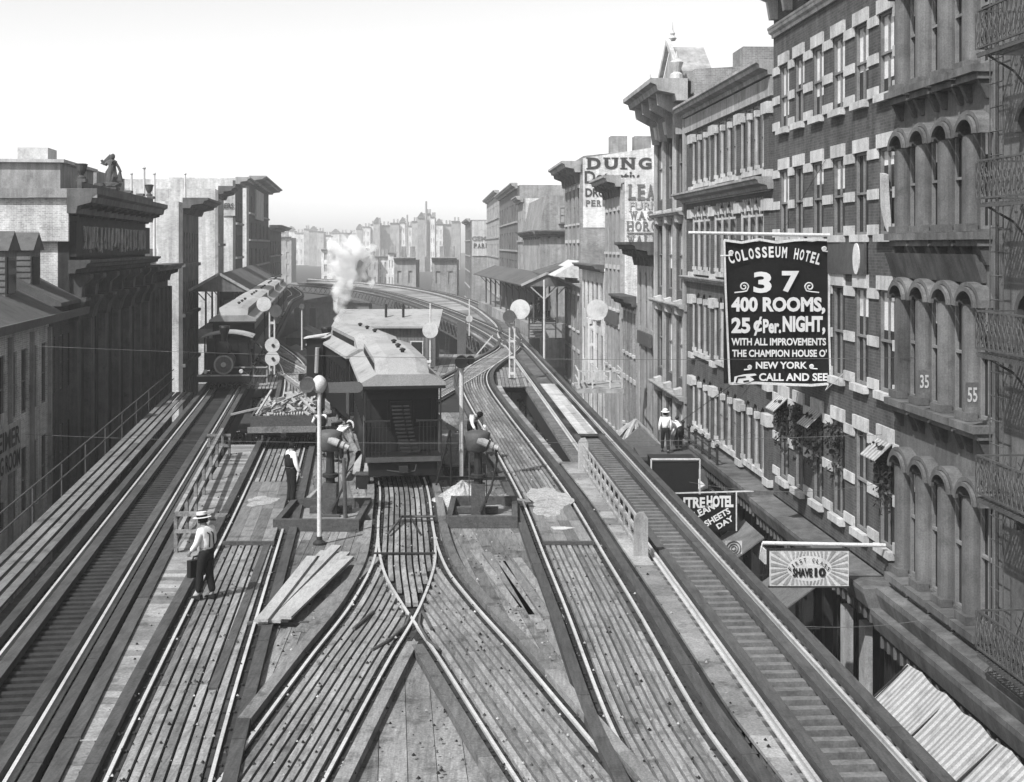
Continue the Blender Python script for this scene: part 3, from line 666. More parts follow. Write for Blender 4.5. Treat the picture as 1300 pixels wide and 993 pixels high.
# ---- red brick hotel with white bands
a, b = ur(1142), ur(982)
B = thing('brick_hotel', 'red brick hotel with white stone bands and six windows on each floor', 'building', RF.P(a, 0, ZS))
wc = [ur(p) for p in (1125.5, 1094, 1065, 1038.7, 1015, 996)]; ww = 1.12
rows = [(11.27, 13.35), (7.7, 9.9), (3.68, 6.27), (-.25, 2.45)]
ops = [(u, ww, z0, z1, 0) for z0, z1 in rows for u in wc]
facade(B, RF, a, b, -1.0, 14.4, ops, M['brickr'], .32)
shell(B, RF, a, b, -1.0, 14.4, 13, M['brickm'], .32)
for k, (u, w_, z0, z1, ar) in enumerate(ops):
    r = k // 6; bl = [.8, .6, .9, .7, .4, .8][k % 6] if r == 0 else ([0, .5, .2, 0, .4, .3][(k + r * 2) % 6] if r < 3 else 0)
    window(B, RF, u, -.07, z0, w_, z1 - z0, bl)
    MB().fbox(RF, u - .60, u + .60, .003, .16, z0 - .2, z0 - .003).build('sill', 'stone', B)
    MB().fbox(RF, u - .62, u + .62, .003, .07, z1 + .003, z1 + .36).build('lintel', 'stone', B)
for z0, z1 in rows:
    e = [b] + wc[::-1] + [a]
    for i, (p, q) in enumerate(zip([a] + wc, wc + [b])):
        p2 = p + (ww / 2 + .01 if i else .02); q2 = q - (ww / 2 + .01 if i < 6 else .02)
        for zz in (z1 - .25, (z0 + z1) / 2 - .2, z0 - .02):
            MB().fbox(RF, p2, q2, .002, .05, zz, zz + .27).build('stone_band', 'stone', B)
cornice(B, RF, a + .1, b - .02, 14.75, .35, .22, M['stone'])
cornice(B, RF, a + .1, b + .4, 16.6, .8, 1.3, M['stone'], 7, M['stone'], 1.2, 'roof_cornice')
MB().fbox(RF, a + .02, b - .02, -.3, -.003, 14.402, 15.9).build('parapet', 'brickr', B)
# storefront below
def storefront(par, fr, u0, u1, n, zt=-1.05, proj=.9, m='stoneg'):
    pr = [(.0, zt - .95), (proj * .55, zt - .95), (proj * .6, zt - .55), (proj * .85, zt - .5), (proj, zt - .12), (proj, zt), (0, zt)]
    MB().fprof(fr, u0, u1, pr).build('storefront_cornice', m, par)
    MB().fbox(fr, u0 + .02, u1 - .02, proj * .6, proj * .6 + .06, zt - .92, zt - .60).build('fascia_panel', 'iron', par)
    k = u0 + .25
    while k < u1 - .1:
        MB().fbox(fr, k - .04, k + .04, proj * .6 + .062, proj * .6 + .12, zt - .9, zt - .62).build('dentil', 'stoneg', par); k += .45
    p = (u1 - u0) / n
    for i in range(n + 1):
        u = min(max(u0 + p * i, u0 + .15), u1 - .15)
        MB().fbox(fr, u - .14, u + .14, -.15, .1, ZS + .14, zt - .96).build('shop_pillar', 'iron', par)
    for i in range(n):
        A, C = u0 + p * i + .16, u0 + p * (i + 1) - .16
        if i % 2: MB().fbox(fr, A, C, -.8, -.7, ZS + .14, zt - 1.0).build('shop_door', 'cart', par)
        else:
            MB().fbox(fr, A, C, -.35, -.2, ZS + .14, ZS + .8).build('stall_riser', 'cart', par); MB().fbox(fr, A, C, -.3, -.26, ZS + .8, zt - 1.0).build('shop_window', 'glass', par)
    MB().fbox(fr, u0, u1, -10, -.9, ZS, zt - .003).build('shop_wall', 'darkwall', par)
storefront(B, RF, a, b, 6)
# sign board with a white oval on the hotel wall
S = thing('wall_sign', 'dark square sign board with a white oval on the brick hotel wall', 'sign', RF.P(ur(1080), .05, 6.7))
MB().fbox(RF, ur(1103), ur(1056), .06, .13, 6.62, 7.25 + .25).build('board', 'irong', S)
q = MB(); uc = ur(1094); N = 20
q.prism([RF.P(uc + .28 * math.cos(2 * math.pi * i / N), .135, 7.05 + .42 * math.sin(2 * math.pi * i / N)) for i in range(N)], RF.out * .03); q.build('oval', 'white', S)
# hanging plants in the lowest row of windows
for i, u in enumerate(wc):
    if i == 1: continue
    P = thing('hanging_plant', 'dark leafy plant trailing in the %s lowest row window of the brick hotel' % ['nearest', '', 'third', 'fourth', 'fifth', 'farthest'][i], 'plant', RF.P(u, .1, 2.3), 'plants hanging at the hotel windows')
    mb = MB()
    for k in range(230):
        t = random.random(); side = random.choice((-1, 1)); z = 2.35 - 1.9 * t * random.random(); du = side * (.28 + .12 * random.random()) if z < 1.7 else random.uniform(-.45, .45)
        c = RF.P(u + du, random.uniform(.02, .28), z); s = random.uniform(.05, .1); v = Vector((random.uniform(-1, 1), random.uniform(-1, 1), random.uniform(-1, 1))).normalized(); x = v.orthogonal().normalized() * s; y = v.cross(x)
        mb.add([c - x, c + y * .6, c + x, c - y * .6], [(0, 1, 2, 3)])
    mb.build('leaves', 'leaf', P)
    MB().path([RF.P(u, .05, 2.42), RF.P(u, .2, 2.2), RF.P(u, .2, 1.7)], .015).build('stem', 'leaf', P)
    if i in (0, 3, 5):
        mb = MB().fprof(RF, u - .55, u + .55, [(.02, 2.50), (.5, 2.05), (.5, 2.02), (.02, 2.46)]); A = tag(mb.build('window_awning', 'awn'), 'small ragged awning over the %s plant hung window' % {0: 'nearest', 3: 'fourth', 5: 'farthest'}[i], 'awning')

# ---- sandstone building at the right with half columns and arched hoods
a0, a1 = ur(1262), ur(1142) - .01
B = thing('sandstone_building', 'soot stained sandstone building with arched hoods over deep tall windows', 'building', RF.P(a0, 0, ZS))
pit = (a1 - a0) / 4; ops = []
rws = [(11.2, 13.7), (7.75, 10.0), (3.75, 6.4), (-.55, 2.3)]
for z0, z1 in rws:
    for i in range(4): ops.append((a0 + pit * (i + .5) - .22, .74, z0, z1, 0))
SU0 = 18.5; bays = [SU0 + k * 2.1 for k in range(4)]
for z0, z1 in rws:
    for u in (25.4, 23.2, 21.0): ops.append((u, .9, z0 - .2, z1 + .1, 1))
facade(B, RF, SU0, a1, -1.2, 17.5, ops, M['stoneg'], .5); shell(B, RF, SU0, a1, -1.2, 17.5, 13, M['brickm'], .5)
for (u, w_, z0, z1, ar) in ops: window(B, RF, u, -.10, z0, w_, z1 - z0, random.choice([0, 0, 0, .3]))
for z0, z1 in rws:
    for i in range(4):
        uc = a0 + pit * (i + .5) + .42
        # half round column between the windows
        mb = MB(); n = 9; vs = []
        for z in (z0 + .12, z1 - .25):
            for k in range(n): t = math.pi * k / (n - 1); vs.append(RF.P(uc - .27 * math.cos(t), .20 * math.sin(t) + .003, z))
        mb.add(vs, [(k, k + 1, n + k + 1, n + k) for k in range(n - 1)] + [tuple(range(n, 2 * n))]); mb.build('half_column', 'stoneg', B, smooth=False)
        MB().fbox(RF, uc - .31, uc + .31, .003, .27, z0 - .05, z0 + .118).build('column_base', 'stoneg', B)
        # arched hood
        mb = MB(); n = 10; c = a0 + pit * (i + .5)
        for rr, w0, w1 in ((pit * .50, .003, .30), (pit * .40, .302, .37)):
            P0 = []
            for k in range(n + 1):
                t = math.pi * k / n; P0.append((c - rr * math.cos(t), z1 - .28 + rr * .75 * math.sin(t), c - (rr - .12) * math.cos(t), z1 - .28 + (rr - .12) * .75 * math.sin(t)))
            for A, C in zip(P0, P0[1:]):
                mb.hexa([RF.P(A[2], w0, A[3]), RF.P(C[2], w0, C[3]), RF.P(C[2], w1, C[3]), RF.P(A[2], w1, A[3]), RF.P(A[0], w0, A[1]), RF.P(C[0], w0, C[1]), RF.P(C[0], w1, C[1]), RF.P(A[0], w1, A[1])])
        mb.build('arched_hood', 'stoneg', B)
        # projecting sill on brackets
        cc = a0 + pit * (i + .5); MB().fbox(RF, cc - pit * .46, cc + pit * .46, .003, .42, z0 - .22, z0 - .06).build('sill', 'stoneg', B)
        MB().fbox(RF, cc - pit * .42, cc + pit * .42, .003, .30, z0 - .36, z0 - .223).build('sill_moulding', 'stoneg', B)
        for s in (-1, 1): MB().fprof(RF, cc + s * pit * .33 - .07, cc + s * pit * .33 + .07, [(.003, z0 - .75), (.08, z0 - .75), (.26, z0 - .363), (.003, z0 - .363)]).build('bracket', 'stoned', B)
    for u in (25.4, 23.2, 21.0):
        mb = MB(); n = 8
        P0 = [(u - .62 * math.cos(math.pi * k / n), z1 - .4 + .62 * math.sin(math.pi * k / n), u - .47 * math.cos(math.pi * k / n), z1 - .4 + .47 * math.sin(math.pi * k / n)) for k in range(n + 1)]
        for A, C in zip(P0, P0[1:]): mb.hexa([RF.P(A[2], .003, A[3]), RF.P(C[2], .003, C[3]), RF.P(C[2], .22, C[3]), RF.P(A[2], .22, A[3]), RF.P(A[0], .003, A[1]), RF.P(C[0], .003, C[1]), RF.P(C[0], .22, C[1]), RF.P(A[0], .22, A[1])])
        mb.build('arched_hood', 'stoned', B)
MB().fprof(RF, SU0, a1 - .1, [(.003, -1.5), (.5, -1.5), (.62, -1.15), (.62, -1.0), (.2, -.95), (.003, -.95)]).build('ledge', 'stoneg', B)
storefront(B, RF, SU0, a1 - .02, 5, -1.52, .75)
S = thing('painted_sign_board', 'long weathered sign board with faded lettering between the sandstone window rows', 'sign', RF.P(30, .05, 6.9))
MB().fprof(RF, ur(1253), ur(1138), [(.003, 6.62), (.10, 6.62), (.30, 7.22), (.003, 7.22)]).build('board', 'stoned', S)
# house number boards
for txt, px, lab in (('35', 1174, 'small square board reading 35 at the farthest window of the sandstone building'), ('55', 1235, 'small square board reading 55 at a nearer window of the sandstone building')):
    u = ur(px, .45); S = thing('number_board', lab, 'sign', RF.P(u, .45, 4.2)); o = RF.P(u, .46, 4.35)
    MB().box(o.x - .13, o.x + .13, o.y, o.y + .03, o.z - .25, o.z + .25).build('board', 'stoneg', S)
    mb = MB(); text_on(mb, txt, o + Vector((-.10, -.012, -.15)), (1, 0, 0), (0, 0, 1), .20, .30, .02); mb.build('lettering', 'stone', S)

# fire escapes
def balcony(z, lab):
    T = thing('fire_escape_balcony', lab, 'balcony', RF.P(23.5, .5, z), 'iron balconies on the sandstone building')
    u0, u1, wo = 19.5, 26.0, .95
    m = MB(); k = u0
    while k < u1: m.fbox(RF, k, k + .05, .02, wo, z, z + .03); k += .13
    m.fbox(RF, u0, u1, wo - .04, wo, z - .06, z - .002); m.fbox(RF, u0, u1, .05, .09, z - .06, z - .002); m.build('floor_grating', 'irong', T)
    r = MB()
    for zz in (z + .1, z + .82): r.fbox(RF, u0, u1, wo - .03, wo + .01, zz, zz + .035); r.fbox(RF, u1 - .04, u1, .02, wo - .031, zz, zz + .035)
    r.build('rail', 'irong', T); r = MB()
    def scroll(P):
        r.path([P(0, .13), P(.06, .3), P(.0, .48), P(.07, .62), P(.02, .8)], .011, 4); r.path([P(.0, .48), P(-.07, .38), P(-.06, .24), P(.0, .2)], .009, 4); r.path([P(0, .48), P(-.06, .6), P(.0, .7)], .009, 4)
    k = u0 + .1
    while k < u1: scroll(lambda a, h, k=k: RF.P(k + a, wo - .01, z + h)); r.fbox(RF, k + .09, k + .105, wo - .02, wo - .005, z + .1, z + .82); k += .2
    for j in range(4): scroll(lambda a, h, j=j: RF.P(u1 - .02, .15 + j * .22 + a, z + h))
    r.build('scroll_railing', 'irong', T); r = MB()
    for u in (25.7, 23.4, 21.2): r.path([RF.P(u, wo - .1, z - .06), RF.P(u, .35, z - .35), RF.P(u, .03, z - .75)], .025, 5)
    r.build('bracket', 'irong', T)
for z, n in ((11.1, 'topmost'), (8.2, 'second from top'), (5.3, 'third from top'), (2.5, 'fourth from top'), (-.5, 'lowest')):
    balcony(z, '%s scrolled iron balcony on the sandstone building' % n)
T = thing('fire_ladder', 'vertical iron ladder of thin rungs up the sandstone building front', 'ladder', RF.P(26.9, .1, 0))
for w_ in (0, .0): pass
r = MB(); 
for du in (0, .62): r.path([RF.P(26.3 + du, .30, -.5), RF.P(26.3 + du, .30, 14)], .014, 5)
r.build('side_rail', 'irong', T); r = MB(); z = -.4
while z < 14: r.path([RF.P(26.3, .30, z), RF.P(26.92, .30, z)], .012, 4); z += .48
r.build('rungs', 'irong', T)
MB().path([RF.P(27.2, .06, -4), RF.P(27.2, .06, 16)], .045, 6).build('drain_pipe', 'stoneg', T)

# ---- building with banks of columns (three floors)
a, b = ur(982) + .01, ur(870)
B = thing('columned_building', 'pale trimmed brick building with triple windows between small columns', 'building', RF.P(a, 0, ZS))
pu = [ur(p) for p in (978, 942, 908.5, 881)]; ops = []
rw = [(10.1, 12.4), (6.35, 9.1), (2.8, 5.35), (-.45, 1.75)]
for r, (z0, z1) in enumerate(rw):
    for i in range(3):
        A, C = pu[i] + .45, pu[i + 1] - .45; p = (C - A) / 3
        for k in range(3): ops.append((A + p * (k + .5), p * .72, z0, z1, 1 if r else 0))
facade(B, RF, a, b, -1, 13.3, ops, M['brickr'], .35); shell(B, RF, a, b, -1, 13.3, 13, M['brickm'], .35)
for o in ops: window(B, RF, o[0], -.07, o[2], o[1], o[3] - o[2], random.choice([0, 0, .5]))
for r, (z0, z1) in enumerate(rw):
    for i in range(3):
        A, C = pu[i] + .45, pu[i + 1] - .45; p = (C - A) / 3
        for k in range(4):
            u = A + p * k; mb = MB(); mb.tube(RF.P(u, .08, z0 + .15), RF.P(u, .08, z1 - .45), .065, .055, 8); mb.build('column', 'stonel', B)
            MB().fbox(RF, u - .12, u + .12, .003, .17, z1 - .45, z1 - .22).build('capital', 'stone', B); MB().fbox(RF, u - .1, u + .1, .003, .15, z0, z0 + .148).build('column_base', 'stone', B)
        MB().fbox(RF, A - .2, C + .2, .003, .12, z0 - .2, z0 - .005).build('sill', 'stone', B)
        if r == 1:
            for k in range(3):
                u = A + p * (k + .5); mb = MB()
                for t in (-.8, 0, .8): mb.bar(RF.P(u, .1, z1 - .6), RF.P(u + t * .45, .1, z1 - .02), .05, .05)
                mb.fbox(RF, u - p * .36, u + p * .36, .07, .13, z1 - .68, z1 - .6); mb.build('fan_tracery', 'stone', B)
    for u in pu:
        MB().fbox(RF, u - .36, u + .36, .003, .14, z0 - .1, z1 - .5).build('pier', 'brickr', B); MB().fbox(RF, u - .42, u + .42, .003, .24, z1 - .5, z1 - .1).build('pier_capital', 'stone', B)
        MB().fbox(RF, u - .4, u + .4, .003, .2, z0 - .35, z0 - .103).build('pier_base', 'stone', B)
MB().fbox(RF, a, b, .002, .10, 12.5, 13.15).build('frieze', 'stonel', B)
cornice(B, RF, a, b, 13.7, .5, .6, M['stonel']); cornice(B, RF, a, b, 9.75, .42, .65, M['stonel'], 0); cornice(B, RF, a, b, 6.05, .25, .3, M['stonel'])
MB().fbox(RF, a + .3, b - .3, .002, .06, 9.28, 9.33 + .02).build('string_course', 'stone', B)
storefront(B, RF, a, b, 6, -.9, .9)

# ---- tall narrow building with heavy cornice and gable
a, b = ur(872), ur(833)
B = thing('gabled_building', 'tall narrow brick building with heavy bracketed cornice and pointed gable', 'building', RF.P(a, 0, ZS))
p = (b - a) / 3; ops = [(a + p * (i + .5), p * .55, z0, z1, 1) for z0, z1 in ((9.7, 12.9), (5.3, 8.6), (1.2, 4.3), (-3.2, .2)) for i in range(3)]
facade(B, RF, a, b, ZS, 14.2, ops, M['brickr'], .35); windows(B, RF, ops, .35)
shell(B, RF, a, b, ZS, 15.45, 12, M['brickm'], .35, 'side_wall', 16.2)
for i in range(4):
    u = min(max(a + p * i, a + .25), b - .25)
    for z0, z1 in ((9.0, 13.6), (4.7, 8.9), (.5, 4.6), (-4, .4)): MB().fbox(RF, u - .2, u + .2, .003, .13, z0, z1).build('pilaster', 'stonel', B)
for (u, w_, z0, z1, ar) in ops: MB().fprof(RF, u - .3, u + .3, [(.003, z1 - .2), (.25, z1 - .1), (.35, z1 + .5), (.003, z1 + .6)]).build('keystone', 'stone', B)
for z in (9.0, 4.7, .5): cornice(B, RF, a, b, z, .3, .45, M['stonel'])
cornice(B, RF, a - .2, b + .2, 15.0, 1.0, 1.7, M['stonel'], 4, M['stonel'], 1.9, 'roof_cornice')
g0, g1, gm_ = a + 1.0, a + 5.2, a + 3.1
m = MB(); m.prism([RF.P(g0, .2, 15.02), RF.P(g1, .2, 15.02), RF.P(g1, .2, 15.5), RF.P(gm_, .2, 16.9), RF.P(g0, .2, 15.5)], -RF.out * 1.6); m.build('gable', 'stonel', B)
m = MB(); m.prism([RF.P(g0 - .25, .42, 15.45), RF.P(gm_, .42, 17.0), RF.P(g1 + .25, .42, 15.45), RF.P(g1 + .25, .42, 15.75), RF.P(gm_, .42, 17.3), RF.P(g0 - .25, .42, 15.75)], -RF.out * .21); m.build('gable_moulding', 'stone', B)
MB().lathe(RF.P(gm_, .1, 17.2), [(.12, 0), (.2, .12), (.08, .25), (.12, .35), (.03, .5), (.01, .9)], 10).build('finial', 'stone', B)
for u in (a + .4, b - .4): MB().lathe(RF.P(u, .4, 15.0), [(.3, 0), (.3, .25), (.15, .35), (.32, .8), (.1, 1.0), (.02, 1.3)], 10).build('urn', 'stone', B)
MB().fbox(RF, a + .02, a + 2.2, -5.2, -2.6, 15.3, 16.5).build('chimney', 'brickm', B)
# ---- low lancet building with dark cornice, then low brown front
a, b = ur(832), ur(809)
B = thing('lancet_building', 'narrow whitish building with pointed windows and a dark bracketed cornice', 'building', RF.P(a, 0, ZS))
p = (b - a) / 3; ops = [(a + p * (i + .5), p * .4, z0, z1, 1.6) for z0, z1 in ((2.9, 5.9), (-3.0, 1.9)) for i in range(3)]
facade(B, RF, a, b, ZS, 6.9, ops, M['stonel'], .3); windows(B, RF, ops, .3, 0); shell(B, RF, a, b, ZS, 6.9, 12, M['stucco'], .3)
cornice(B, RF, a - .1, b + .1, 7.6, .7, 1.3, M['stoned'], 5, M['stoned'], .9)
MB().fbox(RF, a + .8, b - 1.2, .05, .2, 2.0, 2.7).build('name_board', 'irong', B)
a, b = ur(808), ur(791)
B = thing('low_brick_building', 'low grey brick building with two rows of four narrow windows', 'building', RF.P(a, 0, ZS))
ops = grid_ops(a, b, 4, [(1.1, 3.5), (-3.2, -.6)], .42)
facade(B, RF, a, b, ZS, 3.9, ops, M['brickm'], .25); windows(B, RF, ops); sills(B, RF, ops); shell(B, RF, a, b, ZS, 3.9, 12, M['brickm'])
cornice(B, RF, a, b, 4.5, .6, .9, M['stoned'], 4, M['stoned'], .5)
# ---- white building whose end wall carries faded letters
a, b = ur(788), ur(768)
B = thing('whitewashed_building', 'whitewashed building whose end wall carries big faded painted lettering', 'building', RF.P(a, 0, ZS))
zt = 11.6; ops = grid_ops(a, b, 4, [(7.0, 9.6), (3.4, 5.9), (-.4, 2.2), (-4.2, -1.6)], .4)
facade(B, RF, a, b, ZS, zt - .4, ops, M['stonel'], .25); windows(B, RF, ops); sills(B, RF, ops)
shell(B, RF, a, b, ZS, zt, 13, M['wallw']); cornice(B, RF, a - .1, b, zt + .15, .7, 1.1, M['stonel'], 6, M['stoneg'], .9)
P = lambda x, y: RF.side_pt(a, x, y, .05)
def wtext(par, s, x0, x1, y0, y1, f, m='letterf', bold=.03, eps=None):
    o = f(x0, y1); e = f(x1, y1); h = f(x0, y0); mb = MB(); ux = (e - o).normalized(); uz = Vector((0, 0, 1))
    (slab if eps else text_on)(mb, s, o, ux, uz, (e - o).length, (h - o).z, bold); mb.build('lettering', m, par)
wtext(B, 'LEA', 797, 832, 234, 254, P, 'letterf', .03, 1); wtext(B, 'FURN', 799, 836, 256, 266, P, 'stonel', .02); wtext(B, 'WAS', 799, 831, 268, 279, P, 'letterf', .02, 1)
wtext(B, 'HORO', 795, 836, 281, 293, P, 'letterf', .02, 1); wtext(B, 'WALL', 796, 838, 299, 312, P, 'letterf', .02, 1)
m = MB(); c = P(796, 296); e = P(840, 296); m.bar(c, e, .02, .08); m.build('painted_line', 'letterf', B)
MB().fbox(RF, a + .8, b - .6, .02, .14, 2.35, 3.2).build('name_board', 'irong', B)
# ---- low front between
a, b = ur(767), ur(739)
B = thing('low_shop_building', 'low whitish shop front with crowded small signs beside the lettered wall', 'building', RF.P(a, 0, ZS))
ops = grid_ops(a, b, 5, [(2.6, 4.8), (-1.3, 1.2), (-4.8, -2.6)], .45)
facade(B, RF, a, b, ZS, 5.6, ops, M['stucco'], .25); windows(B, RF, ops); shell(B, RF, a, b, ZS, 5.6, 12, M['stucco']); cornice(B, RF, a, b, 6.1, .5, .8, M['stoneg'])
for k, (u, z) in enumerate(((a + 3, 2.1), (a + 8, 1.7))): MB().fbox(RF, u - 1.2, u + 1.2, .05, .2, z, z + .35).build('name_board', 'whited' if k else 'irong', B)
MB().fbox(RF, a + 5, a + 9, -6, -2, 5.62, 7.6).build('roof_shed', 'stoneg', B)
# ---- the building with DUNG on its side
a, b = ur(737), ur(717)
B = thing('lettered_wall_building', 'tall building whose pale end wall reads DUNG, DRUG and PERI in large letters', 'building', RF.P(a, 0, ZS))
zt = 14.0; ops = grid_ops(a, b, 4, [(9.2, 12.0), (4.8, 7.6), (.6, 3.4), (-4, -1.2)], .42)
facade(B, RF, a, b, ZS, zt - .2, ops, M['brickm'], .25); windows(B, RF, ops); sills(B, RF, ops)
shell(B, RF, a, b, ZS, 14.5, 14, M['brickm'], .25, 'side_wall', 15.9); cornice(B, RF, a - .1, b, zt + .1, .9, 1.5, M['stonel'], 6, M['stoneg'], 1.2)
cornice(B, RF, a, b, 4.4, .3, .5, M['stonel'])
P = lambda x, y: RF.side_pt(a, x, y, .04)
q0, q1, q2, q3 = P(740, 289), P(850, 289), P(850, 184), P(740, 201)
MB().add([q0, q1, q2, q3], [(0, 1, 2, 3)]).build('painted_panel', 'wallw', B)
P = lambda x, y: RF.side_pt(a, x, y, .08)
wtext(B, 'DUNG', 744, 830, 200, 215, P, 'letterd', .045, 1); wtext(B, 'Detectiv', 742, 812, 217, 233, P, 'letterd', .02); wtext(B, 'DRUGS', 743, 783, 239, 250, P, 'letterd', .03); wtext(B, 'PERI', 743, 771, 254, 262, P, 'letterf', .02, 1)
for w_ in (-3.0, -4.9): MB().fbox(RF, a + .2, a + 1.8, w_ - .75, w_ + .55, 14.6, 16.1).build('chimney', 'brickm', B)
m = MB().fprof(RF, a + 1, b - 3, [(.02, 6.2), (2.0, 5.0), (2.0, 4.95), (.02, 4.8)]); tag(m.build('shop_awning', 'whited'), 'white sloping awning high on the front of the DUNG building', 'awning')
# ---- corner house facing us
a, b = 147, 174; fr = RF
B = thing('mansard_corner_house', 'pale corner house with mansard roof and two arched windows facing the camera', 'building', RF.P(a, 0, ZS))
SF = Fr(0, 0, 1); SF.d = -RF.out.copy(); SF.out = -RF.d.normalized(); SF.x0 = 0
base = RF.P(a, 0, 0)
class Side(Fr):
    def __init__(s, base, fr): s.base = base; s.d = -fr.out.copy(); s.out = -fr.d.normalized()
    def P(s, u, w, z): return s.base + s.d * u + s.out * w + Vector((0, 0, z))
    def rot(s): return math.atan2(-s.out.x, s.out.y)
SD = Side(base, RF)
shell(B, RF, a, b, ZS, 8.4, 9, M['stonel'], .0)
ops = [(2.6, 1.5, 4.2, 7.2, 1), (2.6, 1.5, -.4, 2.6, 1), (5.6, 1.4, 4.2, 7.2, 1)]
facade(B, SD, 0, 8, ZS, 8.4, ops, M['stonel'], .3); 
for o in ops: window(B, SD, o[0], -.2, o[2], o[1], o[3] - o[2])
cornice(B, SD, -.6, 8, 9.1, .7, .9, M['stoneg'], 8, M['stoned'], .5); cornice(B, RF, a, b, 9.1, .7, .9, M['stoneg'], 8)
MB().fprof(RF, a, b, [(0, 9.1), (-.7, 12.9), (-8, 12.9), (-8, 9.1)]).build('mansard_roof', 'brickm', B)
MB().fbox(SD, 2.0, 3.4, .02, .3, 9.8, 11.8).build('dormer', 'stonel', B); window(B, SD, 2.7, .32, 9.9, 1.0, 1.7)
# ---- the receding row, generic blocks
def block(label, fr, u0, u1, zt, D, m, mside, n, rows, cn=1.0, fw=.42, cm=None, name='terrace_building', text=None, brk=0):
    B = thing(name, label, 'building', fr.P(u0, 0, ZS)); H = zt - ZS; ops = []
    for r in range(rows):
        z = zt - 1.2 - (r + 1) * (H - 1.5) / rows + .3; ops += [(u0 + (u1 - u0) * (i + .5) / n, (u1 - u0) / n * fw, z, z + (H - 1.5) / rows * .62, 0) for i in range(n)]
    facade(B, fr, u0, u1, ZS, zt - .1, ops, M[m], .3)
    for o in ops: window(B, fr, o[0], -.2, o[2], o[1], o[3] - o[2], random.choice([0, .5]))
    for r in range(rows):
        z = zt - 1.2 - (r + 1) * (H - 1.5) / rows + .1; MB().fbox(fr, u0, u1, .002, .2, z - .1, z + .15).build('string_course', cm or 'stonel', B)
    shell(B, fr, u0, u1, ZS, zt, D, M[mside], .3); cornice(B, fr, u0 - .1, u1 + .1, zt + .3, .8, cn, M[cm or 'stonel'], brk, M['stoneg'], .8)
    return B
block('pale three window terrace front just beyond the mansard corner house', RF, 175, 186, 13.6, 10, 'stonel', 'stucco', 3, 4)
block('taller grey building with a broad blank end wall above its neighbours', RF, 187, 240, 15.9, 12, 'stoneg', 'brickm', 7, 5)
B = block('tall pale building at the far end of the right hand row', RF, 242, 300, 17.2, 12, 'stonel', 'brickm', 7, 6)
fr9 = Fr(-9.35 + .06 * 300, -.06, 1)
B = block('distant building whose white end wall carries the letters PARL', fr9, 300, 345, 13.2, 12, 'stoneg', 'brickm', 5, 5)
P = lambda x, y: fr9.side_pt(300, x, y, .2); MB().add([P(599, 325), P(626, 325), P(626, 281), P(599, 281)], [(0, 1, 2, 3)]).build('painted_panel', 'stone', B)
P = lambda x, y: fr9.side_pt(300, x, y, .3); wtext(B, 'PARL', 601, 621, 309, 315, P, 'letterd', .03, 1); wtext(B, 'GEM', 599, 617, 300, 306, P, 'letterf', .03)

# ============================================================ LEFT SIDE
ul = lambda px, w=0: LF.u(px, w)
# low front with dormers
a, b = 46.0, ul(62)
B = thing('low_dormered_house', 'low pale fronted house with three clapboard dormers on its sloping roof', 'building', LF.P(a, 0, ZS))
p = (b - a) / 6; ops = [(a + p * (i + .5), p * .6, z0, z1, 0) for z0, z1 in ((.9, 3.4), (-3.0, -.4)) for i in range(6)]
facade(B, LF, a - 8, b, ZS, 4.3, ops, M['wallw'], .3); windows(B, LF, ops, .3, .1)
shell(B, LF, a - 8, b, ZS, 4.3, 9, M['stucco'], .3)
for i in range(0, 7, 2): MB().fbox(LF, min(a + p * i, b - .25), min(a + p * i + .22, b - .03), .003, .15, ZS + .2, 4.0).build('pilaster', 'stonel', B)
a2, b2 = b + .01, ul(93)
B2 = thing('low_brown_house', 'low dark brown house between the pale dormered front and the theatre like front', 'building', LF.P(a2, 0, ZS))
p = (b2 - a2) / 3; ops = [(a2 + p * (i + .5), p * .45, z0, z1, 0) for z0, z1 in ((1.1, 3.5), (-2.9, -.4)) for i in range(3)]
facade(B2, LF, a2, b2, ZS, 4.8, ops, M['brickr'], .3); windows(B2, LF, ops, .3, 0); shell(B2, LF, a2, b2, ZS, 4.8, 9, M['brickr'], .3)
MB().fprof(LF, a2, b2, [(.5, 4.85), (.5, 5.0), (-5, 8.0), (-5, 4.85)]).build('roof', 'slate', B2)
MB().fprof(LF, a - 8, b, [(.6, 4.35), (.6, 4.6), (-5.0, 7.6), (-5.0, 4.35)]).build('roof', 'slate', B)
MB().fprof(LF, a - 8, b2, [(.45, 4.3), (.7, 4.3), (.75, 4.62), (.6, 4.62), (.55, 4.45), (.45, 4.45)]).build('gutter', 'irong', B)
MB().fbox(LF, a + 4, a + 5, -4.6, -3.6, 6, 9.4).build('chimney', 'brickm', B)
for k, px in enumerate((4, 36, 63)):
    u = ul(px, -1.2); d = thing('roof_dormer', 'clapboard', 'dormer', (0, 0, 0)) ; bpy.data.objects.remove(d)
    par = B if k < 2 else B2
    D = MB().fbox(LF, u - .9, u + .9, -3.6, -.9, 5.0, 7.2).build('dormer', 'fadebl', par)
    mb = MB(); z = 5.3
    while z < 7.05: mb.fbox(LF, u - .94, u - .901, -3.6, -.9, z, z + .12); z += .25
    mb.build('clapboards', 'fadebl', D)
    MB().fbox(LF, u - .6, u + .6, -.898, -.85, 5.5, 6.95).build('dormer_window', 'glass', D)
    MB().prism([LF.P(u - 1.05, -.75, 7.2), LF.P(u + 1.05, -.75, 7.2), LF.P(u, -.75, 7.98)], -LF.out * 3.2).build('dormer_roof', 'slate', D)
S = thing('dining_room_sign', 'long white sign board with two lines of dark lettering on the low left house', 'sign', LF.P(a + 5, .5, -.5))
e0, e1 = ul(-22, .5), ul(28, .5)
